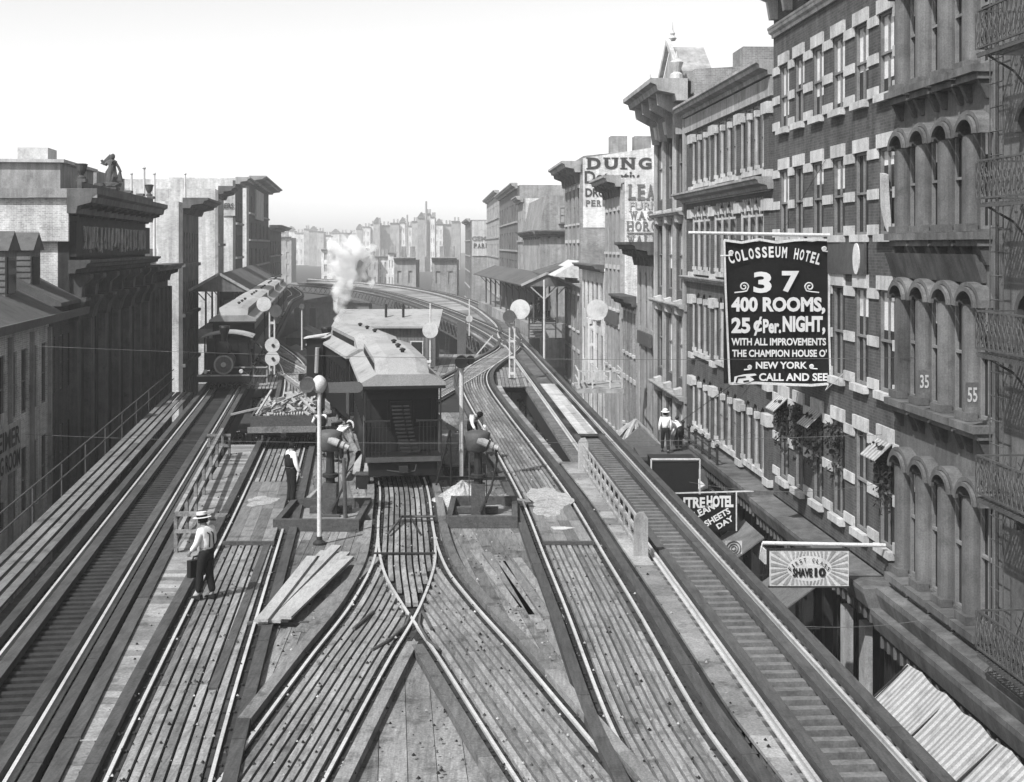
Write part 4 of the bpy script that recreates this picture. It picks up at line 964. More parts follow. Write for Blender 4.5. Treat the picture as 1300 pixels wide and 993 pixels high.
def fr_text(mb, s, fr, u0, u1, z0, z1, w_, bold=.02, rev=False, fn=text_on):
    A, C = (u1, u0) if rev else (u0, u1); o = fr.P(A, w_, z0); e = fr.P(C, w_, z0); fn(mb, s, o, (e - o).normalized(), (0, 0, 1), (e - o).length, z1 - z0, bold)
MB().fbox(LF, e0, e1, .4, .46, -.75, 1.0).build('board', 'stone', S)
mb = MB(); fr_text(mb, 'C.REIMER', LF, e0 + .3, e1 - .2, .15, .85, .48, .02); fr_text(mb, 'DINING ROOM', LF, e0 + .3, e1 - .2, -.65, .0, .48, .02); mb.build('lettering', 'letterd', S)
mb = MB(); mb.fbox(LF, e1 - 2.6, e1 - 2.0, .38, .44, -1.6, -.752); mb.fbox(LF, e1 - 2.6, e1 - 2.0, .38, .44, 1.002, 1.5); mb.build('scroll_end', 'stone', S)
# dark ornate front with statue
a, b = ul(88), ul(184)
B = thing('ornate_dark_building', 'dark ornate building with fluted pilasters, relief frieze and a deep cornice', 'building', LF.P(a, 0, ZS))
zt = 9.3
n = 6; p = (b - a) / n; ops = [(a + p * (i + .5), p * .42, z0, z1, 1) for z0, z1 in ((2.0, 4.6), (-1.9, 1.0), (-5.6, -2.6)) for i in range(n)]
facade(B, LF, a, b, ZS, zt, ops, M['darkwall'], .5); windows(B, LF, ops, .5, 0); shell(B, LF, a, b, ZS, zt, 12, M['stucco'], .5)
for i in range(n + 1):
    u = min(max(a + p * i, a + .5), b - .5)
    for k in range(5): MB().fbox(LF, u - .5 + k * .2, u - .38 + k * .2, .003, .34, ZS + 1, 4.0).build('pilaster_flute', 'stoneg', B)
    MB().fprof(LF, u - .6, u + .6, [(.003, 4.02), (.4, 4.02), (.5, 4.5), (.75, 4.9), (.75, 5.05), (.003, 5.05)]).build('capital', 'stoned', B)
    MB().fprof(LF, u - .35, u + .35, [(.003, 5.06), (.5, 5.06), (.55, 5.6), (.9, 5.9), (.9, 6.1), (.003, 6.1)]).build('corbel', 'stoned', B)
cornice(B, LF, a - .2, b + .1, 6.75, .6, .95, M['stoned'])
MB().fbox(LF, a + .05, b - .05, .003, .3, 6.9, 8.5).build('relief_frieze', 'darkwall', B)
mb = MB(); u = a + 1.5
while u < b - 3:
    for k in range(3): mb.path([LF.P(u + random.uniform(0, .7), .34, 7.05 + random.random() * .3), LF.P(u + random.uniform(0, .7), .34, 7.6), LF.P(u + random.uniform(0, .7), .34, 8.3)], .06, 5)
    u += 1.0
mb.build('frieze_relief', 'stonel', B)
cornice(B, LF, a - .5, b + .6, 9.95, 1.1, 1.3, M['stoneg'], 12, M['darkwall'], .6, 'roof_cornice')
MB().fprof(LF, a - .5, a - .3, [(1.3, 9.55), (1.3, 9.96), (-6.6, 9.96), (-6.6, 9.55)]).build('cornice_return', 'stonel', B)
MB().fprof(LF, a - .3, a - .05, [(.02, 7.6), (.02, 9.54), (-6, 9.54), (-6, 7.6)]).build('end_frieze', 'stucco', B)
MB().fbox(LF, a + .2, b, .3, .5, 9.97, 10.3).build('balustrade', 'stoneg', B)
for k in range(6): MB().fbox(LF, a + .5 + k * (b - a - 1) / 5, a + 1.2 + k * (b - a - 1) / 5, .2, .6, 10.302, 10.45).build('pedestal', 'stoneg', B)
MB().fbox(LF, a + 1, a + 9, -5.5, -.6, 9.97, 11.2).build('roof_house', 'stonel', B); MB().fbox(LF, a + .8, a + 9.2, -5.7, -.4, 11.202, 11.35).build('roof_house_cap', 'stone', B)
MB().fbox(LF, a + 4, a + 6, -3.2, -1.8, 11.352, 12.1).build('roof_lantern', 'whited', B)
MB().fbox(LF, a + 11, a + 20, -4.5, -.8, 9.97, 11.4).build('roof_house', 'stonel', B)
MB().fbox(LF, a + 2, a + 10, -16, -8, 9, 12.6).build('roof_house', 'stucco', B)
for k, u in enumerate((a + .3, b - 1.4)):
    V = thing('stone_urn', 'dark stone urn on the %s corner of the ornate left parapet' % ('near' if k == 0 else 'far'), 'urn', LF.P(u + .4, .4, 10.45), 'urns on the ornate parapet')
    MB().lathe(LF.P(u + .4, .4, 10.45), [(.2, 0), (.2, .08), (.09, .16), (.2, .36), (.27, .62), (.3, .66), (.2, .7)], 12).build('bowl', 'stoned', V)
# statue group
us = a + 8.6
S = thing('roof_statue', 'dark rooftop statue of a draped figure with raised arm on the ornate building', 'statue', LF.P(us, .4, 10.45))
# plain low building
a, b = ul(185), ul(213)
B = thing('low_arcaded_building', 'lower dark front with tall piers beyond the ornate building', 'building', LF.P(a, 0, ZS))
n = 5; p = (b - a) / n; ops = [(a + p * (i + .5), p * .5, z0, z1, 1) for z0, z1 in ((.8, 4.2), (-4.5, -.4)) for i in range(n)]
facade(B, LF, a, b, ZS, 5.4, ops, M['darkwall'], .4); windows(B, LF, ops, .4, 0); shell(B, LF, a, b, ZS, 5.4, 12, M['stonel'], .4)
cornice(B, LF, a, b + .3, 6.2, .7, 1.1, M['stoneg'], 5, M['darkwall'], .8)
for i in range(n + 1): u = min(max(a + p * i, a + .3), b - .3); MB().fbox(LF, u - .25, u + .25, .003, .3, ZS, 4.6).build('pier', 'stoned', B)
MB().fbox(LF, a + 3, b - 2, -5, -.5, 5.402, 7.2).build('roof_house', 'stone', B)
# light blocks beyond
def lblock(label, pn, pf, ytop, D, m, ms, n, rows, cn=1.0, cm=None, brk=0):
    u0, u1 = ul(pn), ul(pf); zt = LF.z(pn, ytop); return block(label, LF, u0, u1, zt, D, m, ms, n, rows, cn, .42, cm, brk=brk), u0
B, u0 = lblock('pale plastered building with deep dark cornice and fluted front on the left', 232, 252, 256, 14, 'stoneg', 'stucco', 6, 4, 1.9, 'stoneg', 6)
B, u0 = lblock('broad pale building with bracketed cornice behind the left station', 277, 284, 240, 26, 'stonel', 'stucco', 3, 4, 1.6, 'stoneg', 4)
B, u0 = lblock('tall building whose end wall shows the letters IERS', 299, 308, 228, 26, 'brickr', 'wallw', 4, 5, 1.6)
P = lambda x, y: LF.side_pt(u0, x, y, .15)
q = [P(282.5, 274), P(298.7, 274), P(298.7, 241), P(282.5, 241)]; MB().add(q, [(0, 1, 2, 3)]).build('painted_panel', 'stone', B)
P = lambda x, y: LF.side_pt(u0, x, y, .25); wtext(B, 'IERS', 283, 297, 258, 265, P, 'letterd', .03)
B, u0 = lblock('tall dark brick building with white window surrounds on the left row', 316, 341, 226, 10, 'brickr', 'wallw', 5, 6, 2.2)
MB().fbox(LF, u0 + 10, u0 + 26, .05, .3, 11, 15).build('white_bay_surround', 'stone', B)
B, u0 = lblock('last low building of the left row in the haze', 342, 357, 288, 8, 'stoneg', 'stucco', 5, 4, 2.0)
for k, (px, y0, y1, Y) in enumerate(((183, 215, 330, 84), (196, 222, 345, 88), (235, 222, 262, 104), (167, 222, 265, 95))):
    x = (px - PX) * Y / F; z1 = CZ - (y0 - HY) * Y / F; z0 = CZ - (y1 - HY) * Y / F
    T = thing('flagpole', '%s white flagpole above the left roofs' % ('slender tallest', 'second', 'far right', 'far left')[k], 'flagpole', (x, Y, z0)); MB().tube((x, Y, z0), (x, Y, z1), .11, .07, 8).build('pole', 'white', T); MB().lathe((x, Y, z1), [(.08, 0), (.13, .08), (.02, .2)], 8).build('finial', 'white', T)
# ---- city closing the view, part of its haze put into pale colours
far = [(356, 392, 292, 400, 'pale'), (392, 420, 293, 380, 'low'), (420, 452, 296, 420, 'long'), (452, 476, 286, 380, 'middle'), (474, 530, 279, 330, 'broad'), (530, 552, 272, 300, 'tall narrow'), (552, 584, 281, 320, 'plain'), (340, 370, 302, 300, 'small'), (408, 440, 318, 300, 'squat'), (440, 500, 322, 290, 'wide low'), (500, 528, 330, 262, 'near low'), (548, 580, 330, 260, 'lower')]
DN = ['at the far left end of the avenue', 'beyond the left tracks', 'behind the steam plume', 'just right of the steam plume', 'at the centre of the skyline', 'with a chimney on the centre skyline', 'just left of the PARL building', 'beside the last left row building', 'low behind the steam', 'over the far viaduct', 'close behind the far viaduct curve', 'at the bend of the far viaduct']
far2 = []; rf = random.Random(21); ow = ['leftmost', 'second from left', 'third from left', 'fourth from left', 'fifth from left', 'sixth from left', 'seventh from left']
for k, (p0, p1, yt, Y, nm_) in enumerate(far):
    big = k < 7; Y *= 2.3 if big else (1.5 if k < 10 else 1.0); p = p0; i = 0
    while p < p1 - 3:
        q = min(p1, p + rf.uniform(7, 13)) if big or k in (9,) else p1
        if p1 - q < 4: q = p1
        far2.append((p, q, yt + (rf.uniform(-1, 9) if big and i else (rf.uniform(0, 5) if q < p1 else 0)), Y + rf.uniform(-8, 8), nm_, k, ow[min(i, 6)])); p = q; i += 1
for j_, (p0, p1, yt, Y, nm_, k, od) in enumerate(far2):
    x0, x1 = (p0 - PX) * Y / F, (p1 - PX) * Y / F; zt = CZ - (yt - HY) * Y / F
    B = thing('distant_building', '%s hazy house %s' % (od, DN[k]), 'building', (x0, Y, ZS), 'hazy buildings closing the view')
    class W(Fr):
        def __init__(s): s.d = Vector((1, 0, 0)); s.out = Vector((0, -1, 0)); s.b = Vector((x0, Y, 0))
        def P(s, u, w, z): return s.b + s.d * u + s.out * w + Vector((0, 0, z))
        def rot(s): return 0
    f = W(); W_ = x1 - x0; n = max(2, int(W_ / (2.6 if Y < 500 else 4.2))); nr = max(2, int((zt - ZS) / (3.8 if Y < 500 else 6))); ops = []
    for r in range(nr):
        z = ZS + (zt - ZS) * r / nr + .8; ops += [(W_ * (i + .5) / n, W_ / n * .36, z, z + 2.4, 0) for i in range(n)]
    facade(B, f, 0, W_, ZS, zt, ops, M[['stonel', 'wallw', 'stucco', 'stonel', 'brickm'][j_ % 5]], .3)  # mostly pale walls, distance haze put into the colour
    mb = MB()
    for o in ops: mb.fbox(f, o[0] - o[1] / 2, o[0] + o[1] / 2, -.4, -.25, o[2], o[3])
    tag(mb.build('windows', 'stonel', B), kind='stuff'); MB().fbox(f, 0, W_, -10, -.41, ZS, zt - .01).build('body', 'brickm', B); cornice(B, f, 0, W_, zt + .5, .7, .9, M['stonel'])  # window panels paled too, painting the haze over their contrast
    if j_ % 3 == 1 and k < 7: MB().prism([(x0, Y - .2, zt + .52), (x1, Y - .2, zt + .52), ((x0 + x1) / 2, Y - .2, zt + 3.2)], (0, 8, 0)).build('roof', 'slate', B)
    for c in range(2): MB().fbox(f, W_ * (.3 + .4 * c), W_ * (.3 + .4 * c) + .9, -3, -2, zt, zt + 2.6).build('chimney', 'brickm', B)
for k, (px, Y, h) in enumerate(((482, 700, 20), (517, 720, 22), (541, 650, 27))):
    x = (px - PX) * Y / F
    T = thing('factory_chimney', 'thin hazy chimney stack rising %s' % ('left of the centre skyline', 'from the centre skyline', 'highest on the skyline')[k], 'chimney', (x, Y, 2)); MB().tube((x, Y, 2), (x, Y, h + 2), .7, .45, 10).build('stack', 'brickm', T)

# shop level of the right side: pale jambs, boards, crates and small awnings
for k, u in enumerate((34.6, 36.2)):
    MB().fbox(RF, u, u + .5, .15, .35, ZS + .15, -2.4).build('door_jamb', 'stonel', bpy.data.objects['brick_hotel'])
for k, (u, w_, z, wd, ht, m_, lb) in enumerate([(38, .95, -2.6, 1.6, .5, 'stoneg', 'grey shop name board under the hotel ledge'), (42.5, .95, -2.7, 1.8, .45, 'whited', 'pale shop name board farther along the hotel shops'), (29.2, .9, -3.0, 1.3, .5, 'stoneg', 'small grey shop board above the striped awning'), (49, .9, -2.4, 2.2, .5, 'stonel', 'pale shop board below the columned building')]):
    S = thing('shop_board', lb, 'sign', RF.P(u, w_, z)); MB().fbox(RF, u, u + wd, w_, w_ + .05, z, z + ht).build('board', m_, S); MB().fbox(RF, u - .04, u + wd + .04, w_ - .03, w_ - .002, z - .04, z + ht + .04).build('frame', 'iron', S)
for k in range(14):
    u = 28 + k * 1.9 + random.uniform(-.4, .4); w_ = random.uniform(.6, 2.4); h = random.uniform(.4, .9); c = RF.P(u, w_, ZS + .14); t = thing('wooden_crate', 'slatted wooden crate standing on the shaded right pavement', 'crate', c, 'crates on the right pavement')
    b_ = MB(); b_.box(c.x - .35, c.x + .35, c.y - .3, c.y + .3, c.z, c.z + h); b_.build('box', 'beaml', t)
    sl_ = MB()
    for q in range(3): sl_.box(c.x - .37, c.x + .37, c.y - .33, c.y - .302, c.z + .06 + q * h / 3, c.z + .06 + q * h / 3 + h * .2)
    sl_.build('slats', 'pale', t)
for k, u in enumerate((37.0, 43.0, 52.0)):
    A = thing('shop_awning', ['dark cloth awning over the shop below the hotel plants', 'grey awning over the shop at the far end of the hotel', 'sagging pale awning below the columned building'][k], 'awning', RF.P(u, 1, -2.6))
    MB().fprof(RF, u, u + 2.8, [(.9, -1.95), (2.5, -3.1), (2.5, -3.35), (2.47, -3.35), (2.47, -3.13), (.9, -2.0)]).build('cloth', ['tan', 'stoneg', 'whited'][k], A)
    for q in (u + .1, u + 2.7): MB().tube(RF.P(q, .8, -3.2), RF.P(q, 2.45, -3.15), .02, n=5).build('arm', 'iron', A)

m = MB(); pts = [(33.97 - .2, 9.2), (33.97 + .1, 9.25), (33.97 + .05, 8.4), (33.97 - .25, 7.9), (33.97 - .45, 7.75), (33.97 - .3, 8.5)]
m.prism([RF.P(u, .02, z) for u, z in pts], RF.out * .12); tag(m.build('curtain', 'cloths'), 'white curtain blown out of the nearest second row hotel window', 'curtain')
# ============================================================ TRAINS
def place(root, x, y, z, ang): root.location = (x, y, z); root.rotation_euler = (0, 0, ang)
def heading(path_f, y0, y1): return math.atan2(path_f(y0) - path_f(y1), y1 - y0)    # +y local towards travel
def coach(label, L, gates=True):
    T = thing('railway_coach', label, 'railway coach', (0, 0, 0), 'wooden railway coaches')
    hw = 1.18; b = MB(); b.box(-hw, hw, 1.0, L - 1.0, .75, 1.6); b.box(-hw, hw, 1.0, L - 1.0, 2.35, 2.85)
    n = max(4, int((L - 2) / .8)); p = (L - 2) / n
    for i in range(n + 1):
        y = 1.0 + p * i
        for s in (-1, 1):
            x0, x1 = sorted((s * (hw - .09), s * hw)); b.box(x0, x1, max(1.0, y - .12), min(L - 1.0, y + .12), 1.602, 2.348)
    b.build('body', 'cart', T)
    for i in range(n):
        y0, y1 = 1.0 + p * i + .13, 1.0 + p * (i + 1) - .13
        for s in (-1, 1):
            x0, x1 = sorted((s * (hw - .07), s * (hw - .05))); MB().box(x0, x1, y0, y1, 1.6, 2.35).build('side_window', 'glass', T)
    for e, s in ((1.0, -1), (L - 1.0, 1)):   # end bulkheads with a door and two windows
        y0, y1 = sorted((e, e - s * .06)); k = MB()
        for x0, x1, z0, z1 in ((-hw + .1, -.95, 1.602, 2.348), (-.42, -.36, .95, 2.35), (.36, .42, .95, 2.35), (.95, hw - .1, 1.602, 2.348)): k.box(x0, x1, y0 + .001, y1 - .001, z0, z1)
        k.build('bulkhead', 'cart', T); MB().box(-.95, .95, (y0 + y1) / 2 - .01, (y0 + y1) / 2 + .005, 1.3, 2.348).build('end_window', 'glass', T)
        MB().box(-.34, .34, y0 - .02, y0 - .003 + .03, .96, 2.3).build('door', 'tan' if 0 else 'cart', T)
    # roof: low sides, raised clerestory sloping down at both ends
    r = MB(); sec = [(-1.32, 2.80), (-1.30, 2.88), (-.82, 3.10), (.82, 3.10), (1.30, 2.88), (1.32, 2.80)]
    ys = [0, .04, L - .04, L]; vs = [(x, y, z) for y in ys for x, z in sec]; m = len(sec)
    r.add(vs, [tuple(range(m)), tuple(range(3 * m, 4 * m))[::-1]] + [(j * m + i, j * m + (i + 1) % m, (j + 1) * m + (i + 1) % m, (j + 1) * m + i) for j in range(3) for i in range(m)])
    rf = r.build('roof', 'roofc', T)
    c = MB(); ys = [(.02, 3.06, 2.96), (.9, 3.42, 3.34), (1.3, 3.52, 3.42), (L - 1.3, 3.52, 3.42), (L - .9, 3.42, 3.34), (L - .02, 3.06, 2.96)]; vs = []
    for y, zt, ze in ys: vs += [(-.80, y, min(3.0, ze)), (-.82, y, ze), (-.45, y, zt), (.45, y, zt), (.82, y, ze), (.80, y, min(3.0, ze))]
    m = 6; c.add(vs, [tuple(range(m)), tuple(range(5 * m, 6 * m))[::-1]] + [(j * m + i, j * m + (i + 1) % m, (j + 1) * m + (i + 1) % m, (j + 1) * m + i) for j in range(5) for i in range(m)])
    c.build('clerestory', 'roofc', T)
    for s in (-1, 1): x0, x1 = sorted((s * .79, s * .835)); MB().box(x0, x1, 1.35, L - 1.35, 3.13, 3.30).build('clerestory_window', 'cart', T)
    for k in range(3):
        y = L * (.25 + .22 * k); v = MB(); v.lathe((.15, y, 3.5), [(.06, 0), (.06, .07), (.10, .08), (.10, .12), (.02, .15)], 10); v.build('roof_vent', 'iron', T)
    MB().box(-1.30, 1.30, .0, .03, 2.72, 2.80).build('roof_fascia', 'cart', T)
    for y0, y1 in ((0, 1.0), (L - 1.0, L)): MB().box(-1.2, 1.2, y0, y1, .80, .95).build('platform', 'cart', T)
    if gates:
        g = MB()
        for i in range(22):
            x = -1.18 + 2.36 * i / 21
            if -.4 < x < .4: continue
            g.tube((x, .04, .95), (x, .04, 1.85), .009, n=5)
        g.box(-1.2, -.4, .02, .06, 1.85, 1.9); g.box(.4, 1.2, .02, .06, 1.85, 1.9); g.build('end_railing', 'iron', T)
        for s in (-1, 1):
            g = MB()
            for i in range(8): g.tube((s * 1.17, .08 + i * .12, .95), (s * 1.17, .08 + i * .12, 1.95), .012, n=5)
            for i in range(6): g.bar((s * 1.17, .08 + i * .14, 1.0), (s * 1.17, .22 + i * .14, 1.9), .012, .012); g.bar((s * 1.17, .22 + i * .14, 1.0), (s * 1.17, .08 + i * .14, 1.9), .012, .012)
            g.build('folding_gate', 'irong', T)
        for s in (-1, 1): MB().tube((s * 1.15, .07, .95), (s * 1.15, .07, 2.8), .025).build('roof_post', 'iron', T)
        st_ = MB()
        for i in range(13):      # slatted chain hung in the doorway
            z = 2.25 - i * .1; x = -.18 + .30 * (i / 12) ** 1.3; st_.box(x - .17, x + .13, .10, .14, z - .02, z + .02)
            st_.box(x + .2, x + .36, .10, .14, z - .02, z + .02)
        st_.build('slatted_curtain', 'iron', T)
        MB().box(-1.15, 1.15, -.05, -.001, .80, .93).build('end_sill', 'irong', T)
        MB().path([(-.5, -.03, .55), (0, -.08, .48), (.35, -.08, .52), (.4, -.05, .72)], .03).build('brake_hose', 'iron', T)
    for yb in (2.2, L - 2.2):
        B = MB().box(-.95, .95, yb - .9, yb + .9, .42, .6).build('bogie', 'black', T)
        for dy in (-.6, .6):
            for s in (-1, 1): MB().lathe((s * .72, yb + dy, .36), [(.30, -.06), (.36, -.055), (.36, .0), (.32, .02), (.32, .07), (.1, .08)], 20, 'x').build('wheel', 'iron', B)
            MB().tube((-.7, yb + dy, .36), (.7, yb + dy, .36), .05).build('axle', 'black', B)
        for s in (-1, 1):
            for dy in (-.6, .6): MB().box(s * .9 - .06, s * .9 + .06, yb + dy - .13, yb + dy + .13, .25, .48).build('axle_box', 'iron', B)
    MB().box(-1.05, 1.05, .1, .35, .35, .75).build('buffer_beam', 'black', T); MB().box(-.13, .13, -.25, .12, .5, .68).build('coupler', 'iron', T)
    MB().box(-.9, .9, 3.4, L - 3.4, .45, .745).build('underframe', 'black', T)
    for o in T.children_recursive:
        for v in o.data.vertices:
            if v.co.z > .8: v.co.z = .8 + (v.co.z - .8) * 1.16
    return T
x3f = xat(T3p); x1f = xat(T1p)
C1 = coach('nearest wooden coach with pale canvas roof and open rear platform on the central track', 9.4)
place(C1, -3.32, 40.9, 0, heading(x3f, 41, 50.5))
C2 = copy_tree(C1); C2['label'] = 'second wooden coach swinging left behind the nearest coach towards the steaming engine'
place(C2, x3f(51) - .12, 51.0, 0, heading(x3f, 51, 60.5) + .02)
D1 = coach('first coach with pale raised roof behind the locomotive on the far left track', 14.0, False)
place(D1, x1f(75.6), 75.6, 0, heading(x1f, 75.6, 89.6))
for k, nm_ in enumerate(('second', 'third', 'fourth', 'last')):
    d = copy_tree(D1); y = 75.6 + 14.3 * (k + 1); d['label'] = '%s coach of the train behind the left hand locomotive' % nm_; place(d, x1f(y), y, 0, heading(x1f, y, y + 14))
def loco(label):        # a small tank engine, smokebox towards -y
    T = thing('steam_locomotive', label, 'steam locomotive', (0, 0, 0), 'small tank locomotives')
    MB().lathe((0, 0, 1.28), [(.46, .35), (.50, .42), (.50, 1.1), (.47, 1.12), (.47, 3.0)], 24, 'y').build('boiler', 'black', T, True)
    d = MB().lathe((0, 0, 1.28), [(.40, .28), (.44, .36)], 24, 'y').build('smokebox_door', 'stoneg', T, False)  # door lightened to grey, a highlight put into the colour
    MB().lathe((0, 0, 1.28), [(.12, .2), (.14, .27)], 16, 'y').build('number_plate', 'stone', d); MB().lathe((0, 0, 1.28), [(.46, .30), (.50, .31), (.50, .35), (.46, .36)], 24, 'y').build('smokebox_rim_highlight', 'stonel', T)  # pale rim is a painted highlight round the smokebox
    MB().lathe((0, .85, 1.75), [(.17, 0), (.14, .2), (.16, 1.0), (.28, 1.35), (.28, 1.5), (.16, 1.48)], 16).build('smoke_stack', 'black', T, True)
    hl = MB().box(-.22, .22, .12, .55, 1.95, 2.45).build('headlamp', 'black', T); MB().lathe((0, 0, 2.2), [(.16, .09), (.17, .118)], 16, 'y').build('lamp_glass', 'glass', hl)
    MB().box(-.2, .2, .3, .5, 1.78, 1.948).build('lamp_bracket', 'iron', T)
    MB().lathe((0, 1.9, 1.74), [(.24, 0), (.26, .35), (.18, .5), (.03, .56)], 16).build('steam_dome', 'black', T, True)
    MB().box(-1.3, 1.3, .0, .22, .42, .80).build('buffer_beam', 'cart', T); MB().box(-1.32, 1.32, -.03, -.002, .72, .80).build('beam_edge_highlight', 'stonel', T)  # pale strip paints a highlight along the beam's top edge
    g = MB()
    for i in range(7): x = -.75 + .25 * i; g.bar((x, .05, .42), (x * .8, -.35, .12), .06, .05)
    g.build('pilot', 'black', T); MB().box(-1.2, 1.2, .22, 3.1, .62, .72).build('running_board', 'cart', T)
    for s in (-1, 1):
        MB().lathe((s * .95, .9, .62), [(.24, -.35), (.26, -.33), (.26, .33), (.24, .35)], 14, 'y').build('cylinder', 'black', T)
        MB().lathe((s * .9, .05, .95), [(.09, -.05), (.11, .0), (.11, .12)], 10, 'y').build('marker_lamp', 'whited', T)
        for y in (1.9, 3.3): MB().lathe((s * .74, y, .48), [(.45, -.06), (.48, -.05), (.48, .03), (.4, .05), (.1, .07)], 22, 'x').build('driving_wheel', 'iron', T)
        x0, x1 = sorted((s * 1.14, s * 1.22)); MB().box(x0, x1, 3.1, 5.2, .75, 1.65).build('cab_side', 'black', T)
        for y in (3.1, 5.12): MB().box(x0, x1, y, y + .08, 1.652, 2.5).build('cab_pillar', 'black', T)
        MB().box(s * .62 if s > 0 else -1.1, 1.1 if s > 0 else -.62, 3.1, 3.16, .75, 2.45).build('cab_front', 'cart', T)
        f = MB().box(s * .86 - .16, s * .86 + .16, 3.07, 3.099, 1.55, 2.3); f.build('cab_window', 'glass', T)
    MB().box(-.6, .6, 3.1, 3.16, 1.8, 2.45).build('cab_front', 'cart', T)
    r = MB(); n = 10
    for i in range(n):
        a, b = [(-1.36 + 2.72 * k / n) for k in (i, i + 1)]; za, zb = 2.78 - .26 * (a / 1.36) ** 2, 2.78 - .26 * (b / 1.36) ** 2
        r.hexa([(a, 2.8, za - .06), (b, 2.8, zb - .06), (b, 5.5, zb - .06), (a, 5.5, za - .06), (a, 2.8, za), (b, 2.8, zb), (b, 5.5, zb), (a, 5.5, za)])
    r.build('cab_roof', 'stonel', T); MB().box(-1.1, 1.1, 5.2, 7.0, .7, 1.9).build('bunker', 'black', T)  # cab roof paled so it reads as catching light
    for s in (-1, 1):
        for y in (5.9, 6.7): MB().lathe((s * .74, y, .36), [(.3, -.05), (.34, -.04), (.34, .03), (.1, .05)], 16, 'x').build('wheel', 'iron', T)
    MB().box(-.7, .7, .3, 7.0, .3, .58).build('frame', 'black', T)
    return T
L1 = loco('black steam locomotive facing the camera at the head of the left hand train')
place(L1, x1f(68.5) , 68.5, 0, heading(x1f, 68.5, 75))
L2 = copy_tree(L1); L2['label'] = 'dark engine seen tail first puffing steam ahead of the central coaches'
place(L2, x3f(68.6) - .1, 69.5, 0, heading(x3f, 61, 68.5) + math.pi)
T = thing('engine_cab_tower', 'tall dark cabinet with a pale sloping lid standing left of the second coach', 'cabinet', (-8.6, 58.5, 0))
MB().box(-8.9, -8.2, 58, 58.7, .2, 3.35).build('case', 'black', T); MB().hexa([(-9.0, 57.8, 3.37), (-8.0, 57.8, 3.52), (-8.0, 58.9, 3.52), (-9.0, 58.9, 3.37), (-9.0, 57.8, 3.43), (-8.0, 57.8, 3.58), (-8.0, 58.9, 3.58), (-9.0, 58.9, 3.43)]).build('lid', 'whited', T)
MB().tube((-8.45, 57.9, 1.9), (-8.4, 57.85, 3.0), .1).build('lamp_tube', 'stonel', T); MB().box(-8.8, -8.3, 58.1, 58.6, -.1, .198).build('foot', 'iron', T)
# ---- flat car
F_ = thing('flat_wagon', 'dark wooden flat wagon loaded with short timbers on the left track', 'wagon', (0, 0, 0))
MB().box(-1.2, 1.2, 0, 6, .72, .80).build('floor', 'beam', F_)
for s in (-1, 1): x0, x1 = sorted((s * 1.13, s * 1.2)); MB().box(x0, x1, .08, 5.92, .802, 1.22).build('side_board', 'beam', F_)
MB().box(-1.2, 1.2, 0, .07, .802, 1.22).build('end_board', 'beam', F_); MB().box(-1.2, 1.2, 5.93, 6, .802, 1.22).build('end_board', 'beam', F_)
MB().box(-1.3, 1.3, -.06, -.001, .62, .84).build('end_sill', 'beaml', F_); MB().box(-1.1, 1.1, .2, 5.8, .5, .718).build('underframe', 'black', F_)
for y in (1.0, 4.9):
    for s in (-1, 1):
        MB().lathe((s * .74, y, .36), [(.3, -.05), (.36, -.04), (.36, .03), (.1, .05)], 18, 'x').build('wheel', 'iron', F_); MB().box(s * .95 - .06, s * .95 + .06, y - .15, y + .15, .25, .52).build('axle_box', 'black', F_)
    MB().tube((-.7, y, .36), (.7, y, .36), .05).build('axle', 'black', F_)
MB().box(-.1, .1, -.35, .0, .48, .62).build('coupler', 'black', F_)
x2f = xat(T2p); place(F_, x2f(48.6), 48.6, 0, heading(x2f, 48.6, 54.6))
fx, fy, fa = x2f(48.6), 48.6, heading(x2f, 48.6, 54.6)
def fl(x, y, z): c, s = math.cos(fa), math.sin(fa); return Vector((fx + c * x - s * y, fy + s * x + c * y, z))
words = ['nearest', 'second', 'third', 'fourth', 'fifth', 'sixth', 'seventh', 'eighth', 'ninth', 'tenth', 'eleventh', 'twelfth']
for k in range(95):
    x = random.uniform(-.95, .95); y = .45 + 5.0 * (k / 95); a = random.uniform(-.9, .9); L_ = random.uniform(.18, .36); z = .95 + .32 * random.random() * (1.1 - abs(x)) + .18
    o = MB().bar(fl(x - math.sin(a) * L_, y - math.cos(a) * L_ * .7, z), fl(x + math.sin(a) * L_, y + math.cos(a) * L_ * .7, z + random.uniform(-.05, .22)), .09, .07).build('short_timber', 'pale' if k % 3 else 'beaml')
    tag(o, 'short sawn timber jumbled in the load on the flat wagon', 'timber', 'timbers loaded on the flat wagon')
for k, (a, b) in enumerate([((-1.0, .2, 1.25), (-.6, 2.4, 1.9)), ((-.9, .9, 1.3), (.5, 3.5, 1.65)), ((-2.0, 1.2, 1.15), (-.7, 1.6, 1.4)), ((1.1, .3, 1.3), (.2, 4.5, 1.6))]):
    lb = ['upright leaning', 'long diagonal', 'short projecting', 'long right hand'][k]
    o = MB().bar(fl(*a), fl(*b), .07, .07).build('timber_bar', 'pale'); tag(o, '%s bar on top of the flat wagon load' % lb, 'timber')
o = MB()
for i in range(11): p0 = fl(-.35 + i * .1, .25, 1.24); o.bar(p0, fl(-.35 + i * .1, .6, 1.28), .05, .05)
tag(o.build('slat_bundle', 'stone'), 'bundle of pale slats laid on the near end of the flat wagon', 'slats')

